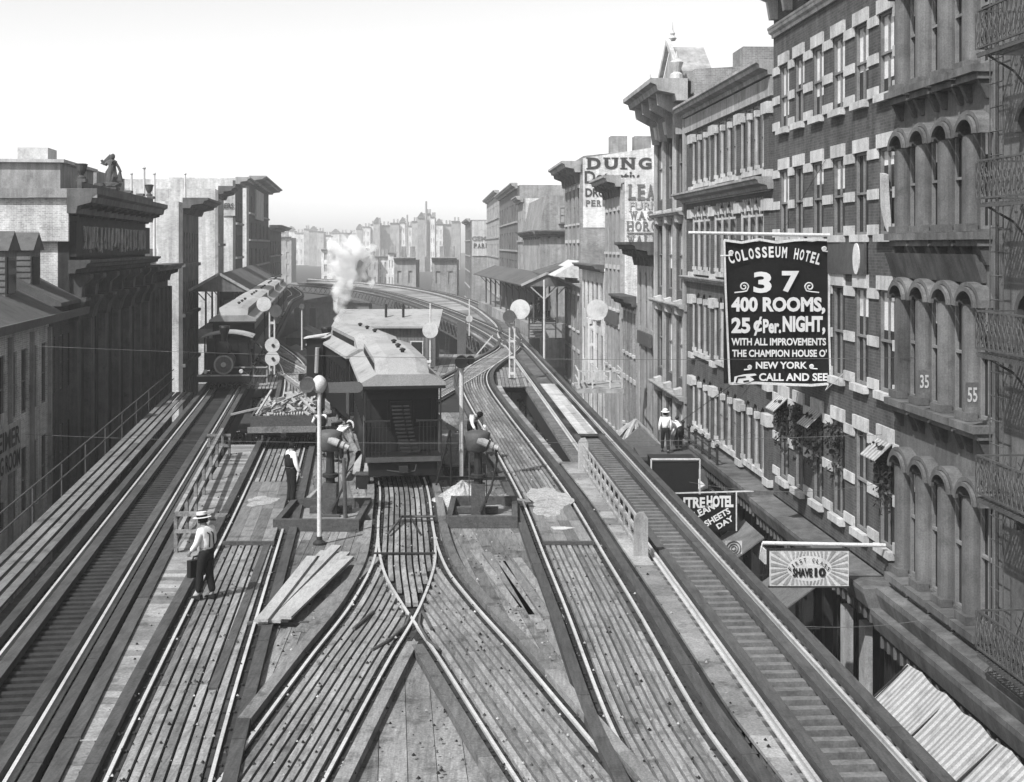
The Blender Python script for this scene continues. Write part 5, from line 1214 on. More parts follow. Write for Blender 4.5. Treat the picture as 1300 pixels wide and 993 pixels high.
# ============================================================ SIGNALS AND POSTS
def disc_signal(label, x, y, zt, r, zb=-.06, lattice=False, ring=None, disc=(0, 0), zd=None, dm='white'):
    T = thing('signal_post', label, 'signal', (x, y, zb))
    if lattice:
        m = MB()
        for s in (-1, 1): m.box(x + s * .14 - .04, x + s * .14 + .04, y - .04, y + .04, zb, zt)
        k = zb + .25
        while k < zt: m.box(x - .1, x + .1, y - .03, y + .03, k, k + .14); k += .9
        m.build('post', 'white', T)
    else: MB().tube((x, y, zb), (x, y, zt), .06, .05, 10).build('post', 'white', T)
    zd = zt if zd is None else zd; d = MB(); d.lathe((x + disc[0], y - .10, zd + disc[1]), [(r, -.02), (r, .02)], 28, 'y'); d.build('disc', dm, T)
    if disc[0]: MB().bar((x, y - .06, zt - .1), (x + disc[0], y - .06, zd + disc[1]), .05, .05).build('arm', 'irong', T)
    if ring: L_ = MB().lathe((x + ring[0], y - .2, zt + ring[1]), [(.18, -.05), (.36, -.06), (.36, .1), (.18, .1)], 24, 'y').build('lamp_hood', 'irong', T); MB().lathe((x + ring[0], y - .2, zt + ring[1]), [(.17, -.02), (.17, .06)], 18, 'y').build('lens', 'black', L_)
    MB().box(x - .2, x + .2, y - .2, y + .2, zb, zb + .06).build('foot', 'iron', T); return T
disc_signal('thin white post with a round white disc and a lamp, before the yard shed', -4.97, 81.5, 3.9, .48, zd=2.25)
disc_signal('white lattice post with a large white disc and dark ringed lamp near the right station', .0, 74.9, 3.2, .55, lattice=True, ring=(-.15, .25), disc=(.45, .65), zd=3.2)
disc_signal('white lattice post with a white disc beside the left hand coaches', -13.8, 77, 3.6, .42, lattice=True, ring=(.25, .05), disc=(-.45, .45), zd=3.6)
disc_signal('white lattice post with a round white disc on the small platform by the right fronts', 4.15, 70, 3.9, .55, zb=.12, lattice=True, disc=(.3, .1), zd=3.95)
disc_signal('small post with a tiny pale disc standing on the far curve', -3.5, 110, 3.0, .28, zd=1.4, dm='stone')
disc_signal('small white post at the yard beyond the left hand train', -14.9, 95, 3.0, .2, zd=3.1, dm='irong')
T = thing('signal_plate', 'white plate shaped like a figure eight below the left lattice signal', 'signal', (-13.6, 76, .4))
mb = MB(); vs = []
for zc in (1.0, 1.75):
    mb2 = MB().lathe((-13.6, 76.0 - (.01 if zc > 1.2 else 0), zc), [(.42, -.03), (.42, .0)], 24, 'y'); mb.add(mb2.v, mb2.f)
mb.build('plate', 'white', T)
for z in (1.0, 1.75): MB().lathe((-13.55, 75.92, z), [(.09, -.02), (.09, .0)], 12, 'y').build('eye', 'black', T)
MB().tube((-13.6, 76.05, -.05), (-13.6, 76.05, 1.5), .05).build('stem', 'irong', T)
# near white mast with ball, lens and arm
T = thing('switch_signal', 'white mast with a white ball, dark lens and horizontal arm on the left deck', 'signal', (-4.82, 33.5, -.07))
x, y = -4.82, 33.5
MB().tube((x, y, -.07), (x, y, 3.75), .058, .05, 10).build('mast', 'white', T); MB().lathe((x, y, -.07), [(.16, 0), (.16, .05), (.07, .12), (.07, .2)], 12).build('foot', 'iron', T)
MB().lathe((x, y, 3.72), [(.09, 0), (.15, .08), (.19, .2), (.17, .33), (.08, .42), (.02, .44)], 14).build('lamp_ball', 'white', T, True)
MB().lathe((x - .28, y - .05, 3.93), [(.13, -.12), (.19, -.13), (.19, .12), (.1, .13)], 20, 'y').build('lamp_hood', 'irong', T); MB().lathe((x - .28, y - .1, 3.93), [(.12, -.04), (.12, .0)], 16, 'y').build('lens', 'black', T)
a = MB(); pts = [(x + .15, y, 3.72), (x + .95, y, 3.72)] + [(x + .95 + .14 * math.sin(math.pi * k / 8), y, 3.86 - .14 * math.cos(math.pi * k / 8)) for k in range(9)] + [(x + .95, y, 4.0), (x + .15, y, 3.97)]
a.prism(pts, (0, .04, 0)); a.build('semaphore_arm', 'red', T)
# second white mast with raised arm
T = thing('semaphore_signal', 'white mast with dark lamp and raised semaphore arm right of the coach', 'signal', (-1.58, 41.9, -.07)); x, y = -1.58, 41.9
MB().tube((x, y, -.07), (x, y, 3.6), .075, .07, 10).build('mast', 'white', T)
MB().lathe((x, y - .1, 3.78), [(.08, -.14), (.20, -.15), (.20, .14), (.1, .15)], 18, 'y').build('lamp_hood', 'black', T); MB().lathe((x + .28, y - .05, 3.83), [(.08, -.1), (.14, -.1), (.14, .12), (.1, .12)], 14, 'y').build('side_lamp', 'black', T)
a = MB(); a.prism([(x - .13, y, 4.0), (x + .13, y, 4.0), (x + .16, y, 5.0), (x - .14, y, 5.0)], (0, .04, 0)); a.build('semaphore_arm', 'red', T)
MB().path([(x - .18, y, 3.75), (x - .22, y, 3.3), (x - .15, y, 3.0)], .015, 5).build('wire_loop', 'irong', T)
def switch_post(label, x, y):
    T = thing('switch_post', label, 'switch post', (x, y, -.07))
    MB().box(x - .19, x + .19, y - .17, y + .17, -.07, .85).build('post_base', 'beam', T); MB().tube((x, y, .85), (x, y, 1.75), .13, .11, 10).build('post', 'iron', T)
    MB().box(x - .6, x + .55, y - .12 + .3, y + .12 + .3, -.02, .14).build('cross_sill', 'beam', T); MB().box(x - .3, x + .3, y - .35, y - .173, -.07, .02).build('foot', 'beam', T)
    h = MB().lathe((x - .02, y, 1.72), [(.2, 0), (.30, .06), (.33, .3), (.36, .52), (.22, .58), (.03, .60)], 18).build('lamp_case', 'irong', T, True)
    n = MB(); n.tube((x + .0, y - .25, 2.08), (x + .42, y - .32, 1.92), .12, .10, 12); n.build('lamp_nozzle', 'stonel', h)
    n = MB(); n.tube((x + .27, y - .30, 1.978), (x + .31, y - .305, 1.962), .13, .13, 12); n.build('nozzle_band', 'black', h); MB().tube((x + .42, y - .32, 1.92), (x + .55, y - .34, 1.87), .07, .06, 10).build('nozzle_tip', 'stone', h)
    MB().path([(x + .48, y - .1, 1.9), (x + .52, y - .05, 1.5), (x + .35, y - .05, .7), (x + .05, y - .25, .1)], .035).build('lever', 'iron', T)
    for dx in (-.25, .23): MB().tube((x + dx, y, .3), (x + dx, y, 1.7), .014).build('rod', 'irong', T)
    r = MB(); r.lathe((x, y, 1.0), [(.18, 0), (.22, .02), (.22, .1), (.18, .12)], 12); r.build('collar', 'iron', T)
switch_post('dark switch post with hooded lamp inside the left timber curb', -5.02, 37.0)
switch_post('dark switch post with hooded lamp beside the sand heap on the right', -.93, 36.9)
T = thing('stop_lever', 'tall dark iron lever standing right of the left switch post', 'lever', (-4.55, 36.6, -.07)); MB().tube((-4.55, 36.6, -.07), (-4.6, 36.6, 1.6), .06, .05).build('bar', 'irong', T)
T = thing('a_frame', 'black A shaped iron brace beside the right hand worker', 'brace', (-2.0, 41, -.07)); MB().path([(-2.35, 41, -.05), (-1.9, 41, 1.75), (-1.85, 41, -.05)], .035).build('legs', 'black', T)
MB().box(-2.3, -.2, 41.6, 41.7, .12, .22).build('cross_beam', 'black', T)

# ============================================================ FENCES AND RAILINGS
def fence(label, f, y0, y1, h, n, m, lean=0.):
    T = thing('timber_fence', label, 'fence', (f(y0), y0, -.02))
    P = lambda y, z: Vector((f(y) + lean * z, y, z - .02))
    for k in range(n + 1):
        y = y0 + (y1 - y0) * k / n; big = k in (0, n)
        if not big: MB().bar(P(y, 0), P(y, h), .055, .05, (0, 1, 0)).build('picket', m, T)
    for z in (.12, h * .55, h - .04):
        a, b = P(y0 + .1, z), P(y1 - .1, z); MB().bar(a, b, .05, .07).build('rail', m, T)
    for y in (y0, y1):
        q = P(y, 0); w_ = .17; MB().prism([q + Vector((-w_, 0, 0)), q + Vector((w_, 0, 0)), q + Vector((w_, 0, h + .05)), q + Vector((w_ * .4, 0, h + .2)), q + Vector((-w_ * .5, 0, h + .17)), q + Vector((-w_, 0, h + .03))], (0, .09, 0)).build('end_post', m, T)
fence('pale picket fence with solid end boards beside the far right track', lambda y: x5L(y) - .22, 32.0, 44.4, .85, 13, 'stonel')
T = thing('handrail_fence', 'grey timber handrail with boxed end frame along the left walkway', 'fence', (-8.6, 32.5, -.02)); f = lambda y: x1R(y) + .42
for y in [32.4 + 2.5 * k for k in range(7)]: MB().bar((f(y), y, -.02), (f(y), y, .95), .09, .09, (0, 1, 0)).build('post', 'beaml', T)
for z in (.35, .9): MB().bar((f(32.4), 32.4, z), (f(47.4), 47.4, z), .10, .09).build('rail', 'walk', T)
MB().bar((f(32.4) + .0, 32.35, .92), (f(32.4) + .62, 32.35, .92), .1, .1).build('end_rail', 'walk', T); MB().bar((f(32.4), 32.35, .5), (f(32.4) + .6, 32.35, .5), .07, .08).build('end_rail', 'walk', T)
MB().bar((f(32.4) + .58, 32.35, -.02), (f(32.4) + .58, 32.35, .9), .1, .1, (0, 1, 0)).build('end_post', 'walk', T); MB().bar((f(32.4) + .05, 32.35, .1), (f(32.4) + .55, 32.35, .85), .04, .05).build('brace', 'beaml', T)
T = thing('far_handrail', 'small timber handrail at the far end of the left walkway', 'fence', (-10.6, 47.5, 0))
for dx in (0, .7): MB().box(-10.65 + dx, -10.57 + dx, 46.9, 46.98, -.02, .8).build('post', 'beaml', T)
for z in (.35, .72): MB().box(-10.68, -9.84, 46.9 - .03, 46.895, z, z + .09).build('rail', 'beaml', T)
T = thing('lattice_railing', 'white lattice railing on the platform beside the left locomotive', 'railing', (-14.5, 71, 0))
for z in (.05, .5, .95): MB().box(-15.1, -12.9, 70.6, 70.66, z, z + .07).build('rail', 'stonel', T)
for k in range(4): MB().box(-15.1 + .71 * k, -15.03 + .71 * k, 70.665, 70.72, -.02, 1.05).build('post', 'stonel', T)
for side, f, y0, y1, x_, lab in ((1, lambda y: x1L(y) - 1.55, 20, 70, 0, 'thin iron handrail along the outer edge of the left structure'),):
    T = thing('iron_handrail', lab, 'railing', (f(y0), y0, 0))
    for y in range(y0, y1 + 1, 4): MB().tube((f(y), y, -.1), (f(y), y, .95), .025).build('post', 'irong', T)
    for z in (.45, .93): MB().tube((f(y0), y0, z), (f(y1), y1, z), .022).build('rail', 'irong', T)

# ============================================================ STATIONS AND SHED
T = thing('yard_shed', 'long low board shed with pale roof and two stove pipes behind the engine', 'shed', (-7.5, 84, -.06))
x0, x1, y0, y1 = -10.9, -4.75, 83, 87
MB().box(x0, x1, y0, y1, -.5, 2.3).build('wall', 'fadebl', T)
m = MB()
for k in range(28): x = x0 + .1 + k * (x1 - x0 - .15) / 28; m.box(x, x + .04, y0 - .03, y0 - .002, -.4, 2.25)
m.build('battens', 'stoneg', T); MB().hexa([(x0 - .25, y0 - .4, 2.3), (x1 + .25, y0 - .4, 2.3), (x1 + .25, y1 + .3, 3.15), (x0 - .25, y1 + .3, 3.15), (x0 - .25, y0 - .4, 2.42), (x1 + .25, y0 - .4, 2.42), (x1 + .25, y1 + .3, 3.27), (x0 - .25, y1 + .3, 3.27)]).build('roof', 'roofc', T)
for x in (-8.0, -6.9): MB().tube((x, 85, 2.7), (x, 85, 3.7), .08).build('stove_pipe', 'iron', T)
for x in (-7.4, -5.9): w_ = MB().box(x - .4, x + .4, y0 - .06, y0 - .032, .6, 1.5).build('window', 'whited', T); MB().box(x - .33, x + .33, y0 - .08, y0 - .062, .67, 1.43).build('pane', 'glass', w_)
T = thing('pump_bench', 'small white framed bench before the yard shed', 'bench', (-5.6, 79.5, -.06))
MB().box(-6.6, -4.8, 79.3, 79.9, .45, .55).build('top', 'whited', T)
for x in (-6.5, -5.7, -4.9): MB().box(x - .05, x + .05, 79.35, 79.85, -.06, .448).build('leg', 'whited', T)
T = thing('open_stair', 'open timber stair with handrails beside the yard shed', 'stairs', (-2.6, 96, -3))
for k in range(10): MB().box(-3.9 + .25 * k, -3.6 + .25 * k, 97, 98.2, -3 + .3 * k, -2.94 + .3 * k).build('tread', 'beaml', T)
MB().bar((-3.9, 97, -2.1), (-1.4, 97, .9), .07, .08).build('handrail', 'whited', T); MB().bar((-3.9, 97, -3.1), (-1.4, 97, -.1), .07, .2).build('stringer', 'beaml', T)

def station(name, label, xl, xr, y0, y1, zr, gable, post=None):
    """platform deck, posts and a pitched canopy; xl, xr give the sides as functions of y"""
    T = thing(name, label, 'station', ((xl(y0) + xr(y0)) / 2, y0, -.3))
    seg = [y0 + (y1 - y0) * k / 6 for k in range(7)]
    pl_ = MB(); rf = MB(); rg = MB()
    for a, b in zip(seg, seg[1:]):
        pl_.hexa([(xl(a), a, -.3), (xr(a), a, -.3), (xr(b), b, -.3), (xl(b), b, -.3), (xl(a), a, .85), (xr(a), a, .85), (xr(b), b, .85), (xl(b), b, .85)])
        for (fa, za, fb, zb) in ((lambda y: xl(y) - .6, zr, lambda y: (xl(y) + xr(y)) / 2, zr + gable), (lambda y: (xl(y) + xr(y)) / 2, zr + gable, lambda y: xr(y) + .6, zr)):
            rf.hexa([(fa(a), a, za - .1), (fb(a), a, zb - .1), (fb(b), b, zb - .1), (fa(b), b, za - .1), (fa(a), a, za), (fb(a), a, zb), (fb(b), b, zb), (fa(b), b, za)])
    pl_.build('platform', 'walk', T); rf.build('canopy', 'slate', T)
    k = y0 + 1
    while k < y1:
        for f in (xl, xr):
            x = f(k) + (.5 if f is xl else -.5); MB().tube((x, k, .85), (x, k, zr - .05), .09, .08).build('post', 'irong', T)
            MB().bar((x, k, zr - .9), (x + (-.7 if f is xl else .7), k, zr - .15), .06, .08).build('brace', 'irong', T)
        k += (y1 - y0) / 9
    mx = (xl(y0) + xr(y0)) / 2
    MB().prism([(xl(y0) - .6, y0 + .05, zr - .11), (xr(y0) + .6, y0 + .05, zr - .11), (mx, y0 + .05, zr + gable - .12)], (0, .1, 0)).build('gable_board', 'stoneg', T)
    MB().bar((xl(y0) - .7, y0 - .05, zr - .02), (mx, y0 - .05, zr + gable), .12, .2).build('verge_board', 'stonel', T); MB().bar((mx, y0 - .05, zr + gable), (xr(y0) + .7, y0 - .05, zr - .02), .12, .2).build('verge_board', 'stonel', T)
    h0, h1 = y0 + (y1 - y0) * .12, y0 + (y1 - y0) * .7
    W_ = MB()
    a, b = h0, h1; la, lb = xl(a) + (xr(a) - xl(a)) * .35, xl(b) + (xr(b) - xl(b)) * .35
    W_.hexa([(la, a, .852), (xr(a) - .9, a, .852), (xr(b) - .9, b, .852), (lb, b, .852), (la, a, zr - .1), (xr(a) - .9, a, zr - .1), (xr(b) - .9, b, zr - .1), (lb, b, zr - .1)])
    W = W_.build('waiting_room', 'cart', T)
    for j in range(5): x = la + .4 + j * (xr(a) - .9 - la - .4) / 5; MB().box(x, x + .5, a - .03, a - .002, 1.7, 2.9).build('window', 'whited', W)
    return T
station('railway_station', 'right hand station with long dark canopy on posts over its platform', lambda y: 1.45 - (y - 112) * .1175, lambda y: 4.4 - (y - 112) * .098, 112, 158, 4.1, 1.0)
station('railway_station', 'left hand station with gabled front and dark roof beside the far left track', lambda y: -24.6 - (y - 105) * .141, lambda y: -21.3 - (y - 105) * .141, 105, 160, 3.9, 1.3)
T = thing('station_roof', 'large raised roof sloping up to the fronts behind the right station', 'roof', (5, 118, 4.8))
MB().hexa([(2.3, 113, 4.9), (5.9, 109, 6.1), (5.4, 119, 6.1), (1.7, 123, 4.9), (2.3, 113, 5.05), (5.9, 109, 6.25), (5.4, 119, 6.25), (1.7, 123, 5.05)]).build('canopy', 'slate', T)
for p_ in ((5.6, 110), (5.2, 118)): MB().tube((p_[0], p_[1], ZS), (p_[0], p_[1], 6.0), .1).build('post', 'irong', T)
T = thing('canopy_post', 'tall white post holding up the near end of the right station canopy', 'post', (2.65, 110, ZS))
MB().tube((2.65, 110, ZS), (2.65, 110, 4.6), .1, .09).build('shaft', 'white', T)
for s in (-1, 1): MB().bar((2.65, 110, 3.0), (2.65 + s * 1.1, 110, 4.0), .08, .1).build('brace', 'stonel', T)
T = thing('platform_steps', 'dark timber steps and railing at the near end of the right platform', 'steps', (2.4, 110.5, -.3))
for k in range(5): MB().box(1.5, 2.6, 110.2 + .3 * k, 110.55 + .3 * k, -.2 + .2 * k, -.12 + .2 * k).build('tread', 'beam', T)
for z in (.5, .95, 1.4): MB().box(1.4, 3.6, 110.0, 110.08, z, z + .08).build('rail', 'iron', T)
for x in (1.4, 2.5, 3.6): MB().box(x - .05, x + .05, 110.085, 110.16, -.3, 1.5).build('post', 'iron', T)
# small signal platform at the right
T = thing('signal_platform', 'small timber platform with white framed railing jutting out beside the right track', 'platform', (4.3, 69, -.1))
MB().box(3.3, 5.7, 68.2, 71.5, -.12, .11).build('floor', 'stonel', T)
for z in (.45, .95): MB().box(3.35, 5.65, 68.25, 68.31, z, z + .08).build('rail', 'stone', T); MB().box(5.6, 5.66, 68.312, 71.4, z, z + .08).build('rail', 'stone', T); MB().box(3.35, 3.41, 68.312, 71.4, z, z + .08).build('rail', 'stone', T)
for x in (3.4, 4.1, 5.0, 5.6): MB().box(x - .04, x + .04, 68.18, 68.248, .112, 1.05).build('post', 'stone', T)

# low market sheds and carts in the street between the far tracks
for k, (x, y, w_, d, h, lb) in enumerate([(-21.5, 128, 4, 5, 2.4, 'low dark market shed in the far street nearest the shed'), (-17, 150, 5, 6, 2.8, 'pale roofed market shed beyond the yard shed'), (-25, 160, 4, 5, 2.4, 'market shed at the edge of the far left track'), (-20, 185, 7, 5, 3.2, 'wide market shed far down the street'), (-14.5, 118, 3.5, 4, 2.6, 'small market shed behind the yard shed'), (-29, 215, 12, 5, 4.2, 'long hazy shed closing the far street')]):
    T = thing('market_shed', lb, 'shed', (x, y, ZS), 'sheds in the far street'); MB().box(x - w_ / 2, x + w_ / 2, y, y + d, ZS, ZS + h).build('wall', 'fadebl' if k % 2 else 'darkwall', T)
    MB().prism([(x - w_ / 2 - .4, y - .4, ZS + h + .01), (x + w_ / 2 + .4, y - .4, ZS + h + .01), (x, y - .4, ZS + h + 1.2)], (0, d + .8, 0)).build('roof', ['slate', 'stonel', 'stoneg'][k % 3], T)
    for q in (-.25, .25): MB().box(x + q * w_ - .5, x + q * w_ + .5, y - .05, y - .003, ZS + .3, ZS + h * .8).build('opening', 'black', T)
# ============================================================ HANGING SIGNS
def flat_sign(px0, px1, py0, py1, Y):
    f = lambda px, py, e=0: Vector(((px - PX) * Y / F, Y - e, CZ - (py - HY) * Y / F)); return f
def tline(par, f, s, x0, x1, y0, y1, m, bold=.03, fn=text_on, e=.03, name='lettering'):
    o = f(x0, y1, e); a = f(x1, y1, e); h = f(x0, y0, e); mb = MB(); fn(mb, s, o, (1, 0, 0), (0, 0, 1), a.x - o.x, h.z - o.z, bold); return mb.build(name, m, par)
Y = 38.7; f = flat_sign(918, 1055, 302, 490, Y)
B = thing('hotel_banner', 'large black cloth banner with white hotel lettering hanging from a pole over the street', 'banner', f(986, 490))
m = MB(); N = 12
for i in range(N):
    for j in range(16):
        def q(a, b, off=0):
            u, v = a / N, b / 16; px = 919 + 135 * u + (4 - 8 * u) * 0; py = 306 + 181 * v - (5 * v * u) * 0 + (1.2 * math.sin(a * 2.1) if b == 0 else 0)
            p = f(px, py); p.y += .035 * math.sin(u * 9 + v * 2) ; return p
        m.add([q(i, j + 1), q(i + 1, j + 1), q(i + 1, j), q(i, j)], [(0, 1, 2, 3)])
m.build('cloth', 'signblack', B)
m = MB()
edge = [(919, 305), (941, 308), (963, 304), (986, 308), (1008, 305), (1030, 304), (1053, 305), (1052, 350), (1052, 420), (1054, 487), (1030, 489), (1000, 488), (960, 486), (926, 487), (924, 440), (921, 370), (919, 305)]
for a, b in zip(edge, edge[1:]): m.bar(f(*a, .04), f(*b, .04), .05, .07)
m.build('white_border', 'white', B)
e = .07
# COLOSSEUM HOTEL on an arc
for word, x0, x1 in (('COLOSSEUM', 926, 999), ('HOTEL', 1006, 1040)):
    mb = MB(); n = len(word)
    for i, ch in enumerate(word):
        x = x0 + (x1 - x0) * (i + .5) / n; t = (x - 984) / 60; yb = 333.5 - 10.5 * (1 - t * t); sl_ = t * 10.5 * 2 / 60; cw = (x1 - x0) / n * .78
        ux = Vector((1, 0, -sl_)).normalized(); uz = Vector((sl_, 0, 1)).normalized(); o = f(x - cw / 2, yb + 4, e); sc_ = Y / F
        text_on(mb, ch, o, ux, uz, cw * sc_, 14 * sc_, .035)
    mb.build('lettering', 'letter', B)
tline(B, f, '3', 956, 979, 345, 372, 'letter', .035, e=e); tline(B, f, '7', 992, 1014, 344, 371, 'letter', .035, e=e)
tline(B, f, '400 ROOMS,', 928, 1047, 377, 399, 'letter', .045, e=e)
tline(B, f, '25', 928, 952, 403, 423, 'letter', .045, e=e); tline(B, f, '\u00a2', 956, 967, 402, 426, 'letter', .03, e=e); tline(B, f, 'Per.', 968, 991, 405, 423, 'letter', .04, e=e); tline(B, f, 'NIGHT,', 993, 1047, 401, 425, 'letter', .05, e=e)
tline(B, f, 'WITH ALL IMPROVEMENTS', 928, 1048, 429, 438.5, 'letter', .03, e=e); tline(B, f, "THE CHAMPION HOUSE O'", 929, 1049, 443.5, 453, 'letter', .03, e=e)
tline(B, f, 'NEW YORK', 959, 1024, 459, 468, 'letter', .03, e=e); tline(B, f, 'CALL AND SEE', 963, 1050, 473.5, 483.5, 'letter', .03, e=e)
m = MB()
def spiral(cx, cy, r, s, tail):
    pts = [f(cx + s * r * (1 - k / 16) * math.cos(k * .65), cy - r * (1 - k / 16) * math.sin(k * .65), e) for k in range(14)]; m.path(pts, .022, 5); m.path([f(cx + s * r, cy, e), f(cx + s * r * .6, cy + r * .9, e), f(cx - s * r * .5, cy + r * 1.1, e), f(cx - s * tail, cy + r * 1.25, e)], .02, 5)
spiral(944, 364, 6, 1, 12); spiral(1027, 364, 6, -1, 12); spiral(928, 321, 3, -1, -14); spiral(1046, 316, 3, -1, 8); spiral(951, 466, 2.6, 1, 7); spiral(1030, 465, 2.6, -1, 7)
m.build('scroll_ornament', 'letter', B)
h = MB()
h.prism([f(*p, e) for p in ((931, 486), (932, 478), (944, 475), (958, 474), (960, 476), (951, 478), (955, 480), (957, 482), (953, 484), (949, 486), (944, 487))], (0, -.01, 0)); h.build('pointing_hand', 'letter', B)
h = MB(); h.path([f(934, 485, e + .02), (f(936, 479, e + .02)), f(946, 478, e + .02)], .02, 4); h.path([f(943, 484, e + .02), f(950, 483, e + .02)], .02, 4); h.build('hand_outline', 'signblack', B)
P_ = thing('banner_pole', 'long white pole carrying the black hotel banner across the street edge', 'pole', f(960, 297)); MB().tube(f(874, 295.5), f(1064, 299), .045, .055, 8).build('pole', 'white', P_)
for px in (925, 955, 985, 1015, 1045): MB().tube(f(px, 297.5), f(px, 305), .012, n=5).build('cord', 'whited', P_)
tag(MB().path([f(1053, 486), Vector((8.9, 38.0, 3.3)), RF.P(37.3, .02, 3.9)], .012, 4).build('stay_rope', 'whited'), 'thin stay rope from the banner corner to the brick wall', 'rope')
# shave sign
Y = 33.6; f = flat_sign(0, 0, 0, 0, Y)
B = thing('shave_sign', 'white sign with grey sunburst rays reading FIRST CLASS SHAVE 10', 'sign', f(1027, 744))
a, b = f(977, 744), f(1077.5, 698.5); MB().box(a.x, b.x, Y - .001, Y + .03, a.z, b.z).build('panel', 'white', B)
m = MB(); c = Vector(((a.x + b.x) / 2, Y - .012, (a.z + b.z) / 2)); hw, hh = (b.x - a.x) / 2 - .03, (b.z - a.z) / 2 - .03
for k in range(36):
    t0, t1 = 2 * math.pi * (k + .2) / 36, 2 * math.pi * (k + .72) / 36
    def pt(t, r): x, z = math.cos(t), math.sin(t); s = min(hw / max(abs(x), 1e-6), hh / max(abs(z), 1e-6)); return c + Vector((x * s * r if r == 1 else .58 * x * hw * 1.0, 0, z * s * r if r == 1 else .62 * z * hh * 1.25))
    m.add([pt(t0, .5), pt(t1, .5), pt(t1, 1), pt(t0, 1)], [(0, 1, 2, 3)])
m.build('sunburst_rays', 'stonel', B)
m = MB(); m.box(a.x - .03, b.x + .03, Y - .02, Y + .05, a.z - .04, a.z - .001); m.box(a.x - .03, b.x + .03, Y - .02, Y + .05, b.z + .001, b.z + .04); m.build('frame', 'iron', B)
tline(B, f, 'SHAVE', 1006, 1031, 721, 732, 'black', .05, e=.03); tline(B, f, '10', 1033.5, 1048, 720.5, 732, 'black', .06, e=.03)
m = MB(); arc_text(m, 'FIRST CLASS', f(1027, 742, .03), (1, 0, 0), (0, 0, 1), 29 * Y / F, 1.75, .10, .02, .7); m.build('lettering', 'black', B)
P_ = thing('sign_pole', 'white horizontal pole above the shave sign', 'pole', f(1040, 691)); MB().tube(f(968, 689.5), f(1124, 692.5), .05, .05, 8).build('pole', 'white', P_)
for px in (985, 1070): MB().tube(f(px, 690.5), f(px, 697), .012, n=5).build('hook', 'iron', P_)
MB().path([f(968, 689), f(966, 700)], .02, 5).build('end_hook', 'whited', P_)
# centre hotel sign
Y = 45; f = flat_sign(0, 0, 0, 0, Y)
B = thing('street_hotel_sign', 'black hanging sign lettered HOTEL and SHEETS half hidden by the right track', 'sign', f(900, 670))
a, b = f(835, 674), f(934, 628); MB().box(a.x, b.x, Y, Y + .04, a.z, b.z).build('panel', 'signblack', B)
tline(B, f, 'CENTRE', 842, 895, 631, 645, 'letter', .04); tline(B, f, 'HOTEL', 897, 931, 629, 644, 'letter', .05)
def slant(s, x0, y0, x1, y1, h):
    o = f(x0, y0, .03); q = f(x1, y1, .03); ux = (q - o).normalized(); uz = Vector((-ux.z, 0, ux.x)); mb = MB(); text_on(mb, s, o, ux, uz, (q - o).length, h * Y / F, .03); mb.build('lettering', 'letter', B)
slant('CLEAN', 876, 662, 908, 646, 9); slant('SHEETS', 897, 669, 928, 651, 8); slant('DAY', 912, 672, 932, 660, 7)
m = MB(); m.bar((a.x, Y, b.z + .03), (b.x + .6, Y, b.z + .12), .04, .04); m.bar((b.x + .02, Y, a.z), (b.x + .02, Y, b.z + .1), .04, .05); m.build('frame', 'whited', B)
Y = 41; f = flat_sign(0, 0, 0, 0, Y)
B = thing('small_white_sign', 'small white square sign painted with rings below the hotel sign', 'sign', f(930, 704)); a, b = f(921, 703), f(942, 687); MB().box(a.x, b.x, Y, Y + .03, a.z, b.z).build('panel', 'stone', B)
m = MB()
for r in (.22, .14, .07): c = f(931, 696, .02); m.path([c + Vector((r * math.cos(t * .4), 0, r * math.sin(t * .4))) for t in range(17)], .015, 4)
m.build('rings', 'stoneg', B)

# ---- awning bottom right, street furniture, balcony on the storefront
m = MB(); A0 = 23.0
vs = []; fs = []; NU, NV = 16, 8
for i in range(NU + 1):
    for j in range(NV + 1):
        u = A0 + 7.3 * i / NU; v = j / NV; vs.append(RF.P(u, .78 + 2.3 * v, -2.0 - 2.0 * v - .12 * math.sin(v * 3.1) + .05 * math.sin(i * 1.9)))
for i in range(NU):
    for j in range(NV): a = i * (NV + 1) + j; fs.append((a, a + 1, a + NV + 2, a + NV + 1))
T = thing('street_awning', 'large pale striped shop awning sloping over the pavement at the lower right', 'awning', RF.P(27, 1, -2)); m.add(vs, fs); m.build('cloth', 'awn', T)
for i in range(4): MB().tube(RF.P(A0 + 2.4 * i, .8, -2.05), RF.P(A0 + 2.4 * i, 3.1, -4.1), .025, n=5).build('arm', 'iron', T)
for u in (23.2, 30.1): MB().tube(RF.P(u, 3.05, ZS), RF.P(u, 3.05, -4.1), .04).build('post', 'whited', T)
T = thing('ledge_railing', 'low dark railing with ball finials on the shop ledge of the columned building', 'railing', RF.P(50, .8, -.9))
for k in range(7): u = ur(900) - 1.4 * k + 3; MB().tube(RF.P(u, .8, -.9), RF.P(u, .8, -.25), .05).build('post', 'iron', T); MB().lathe(RF.P(u, .8, -.25), [(.05, 0), (.1, .08), (.02, .17)], 8).build('finial', 'iron', T)
for z in (-.75, -.4): MB().tube(RF.P(ur(900) - 5.4, .8, z), RF.P(ur(900) + 3, .8, z), .03).build('rail', 'iron', T)
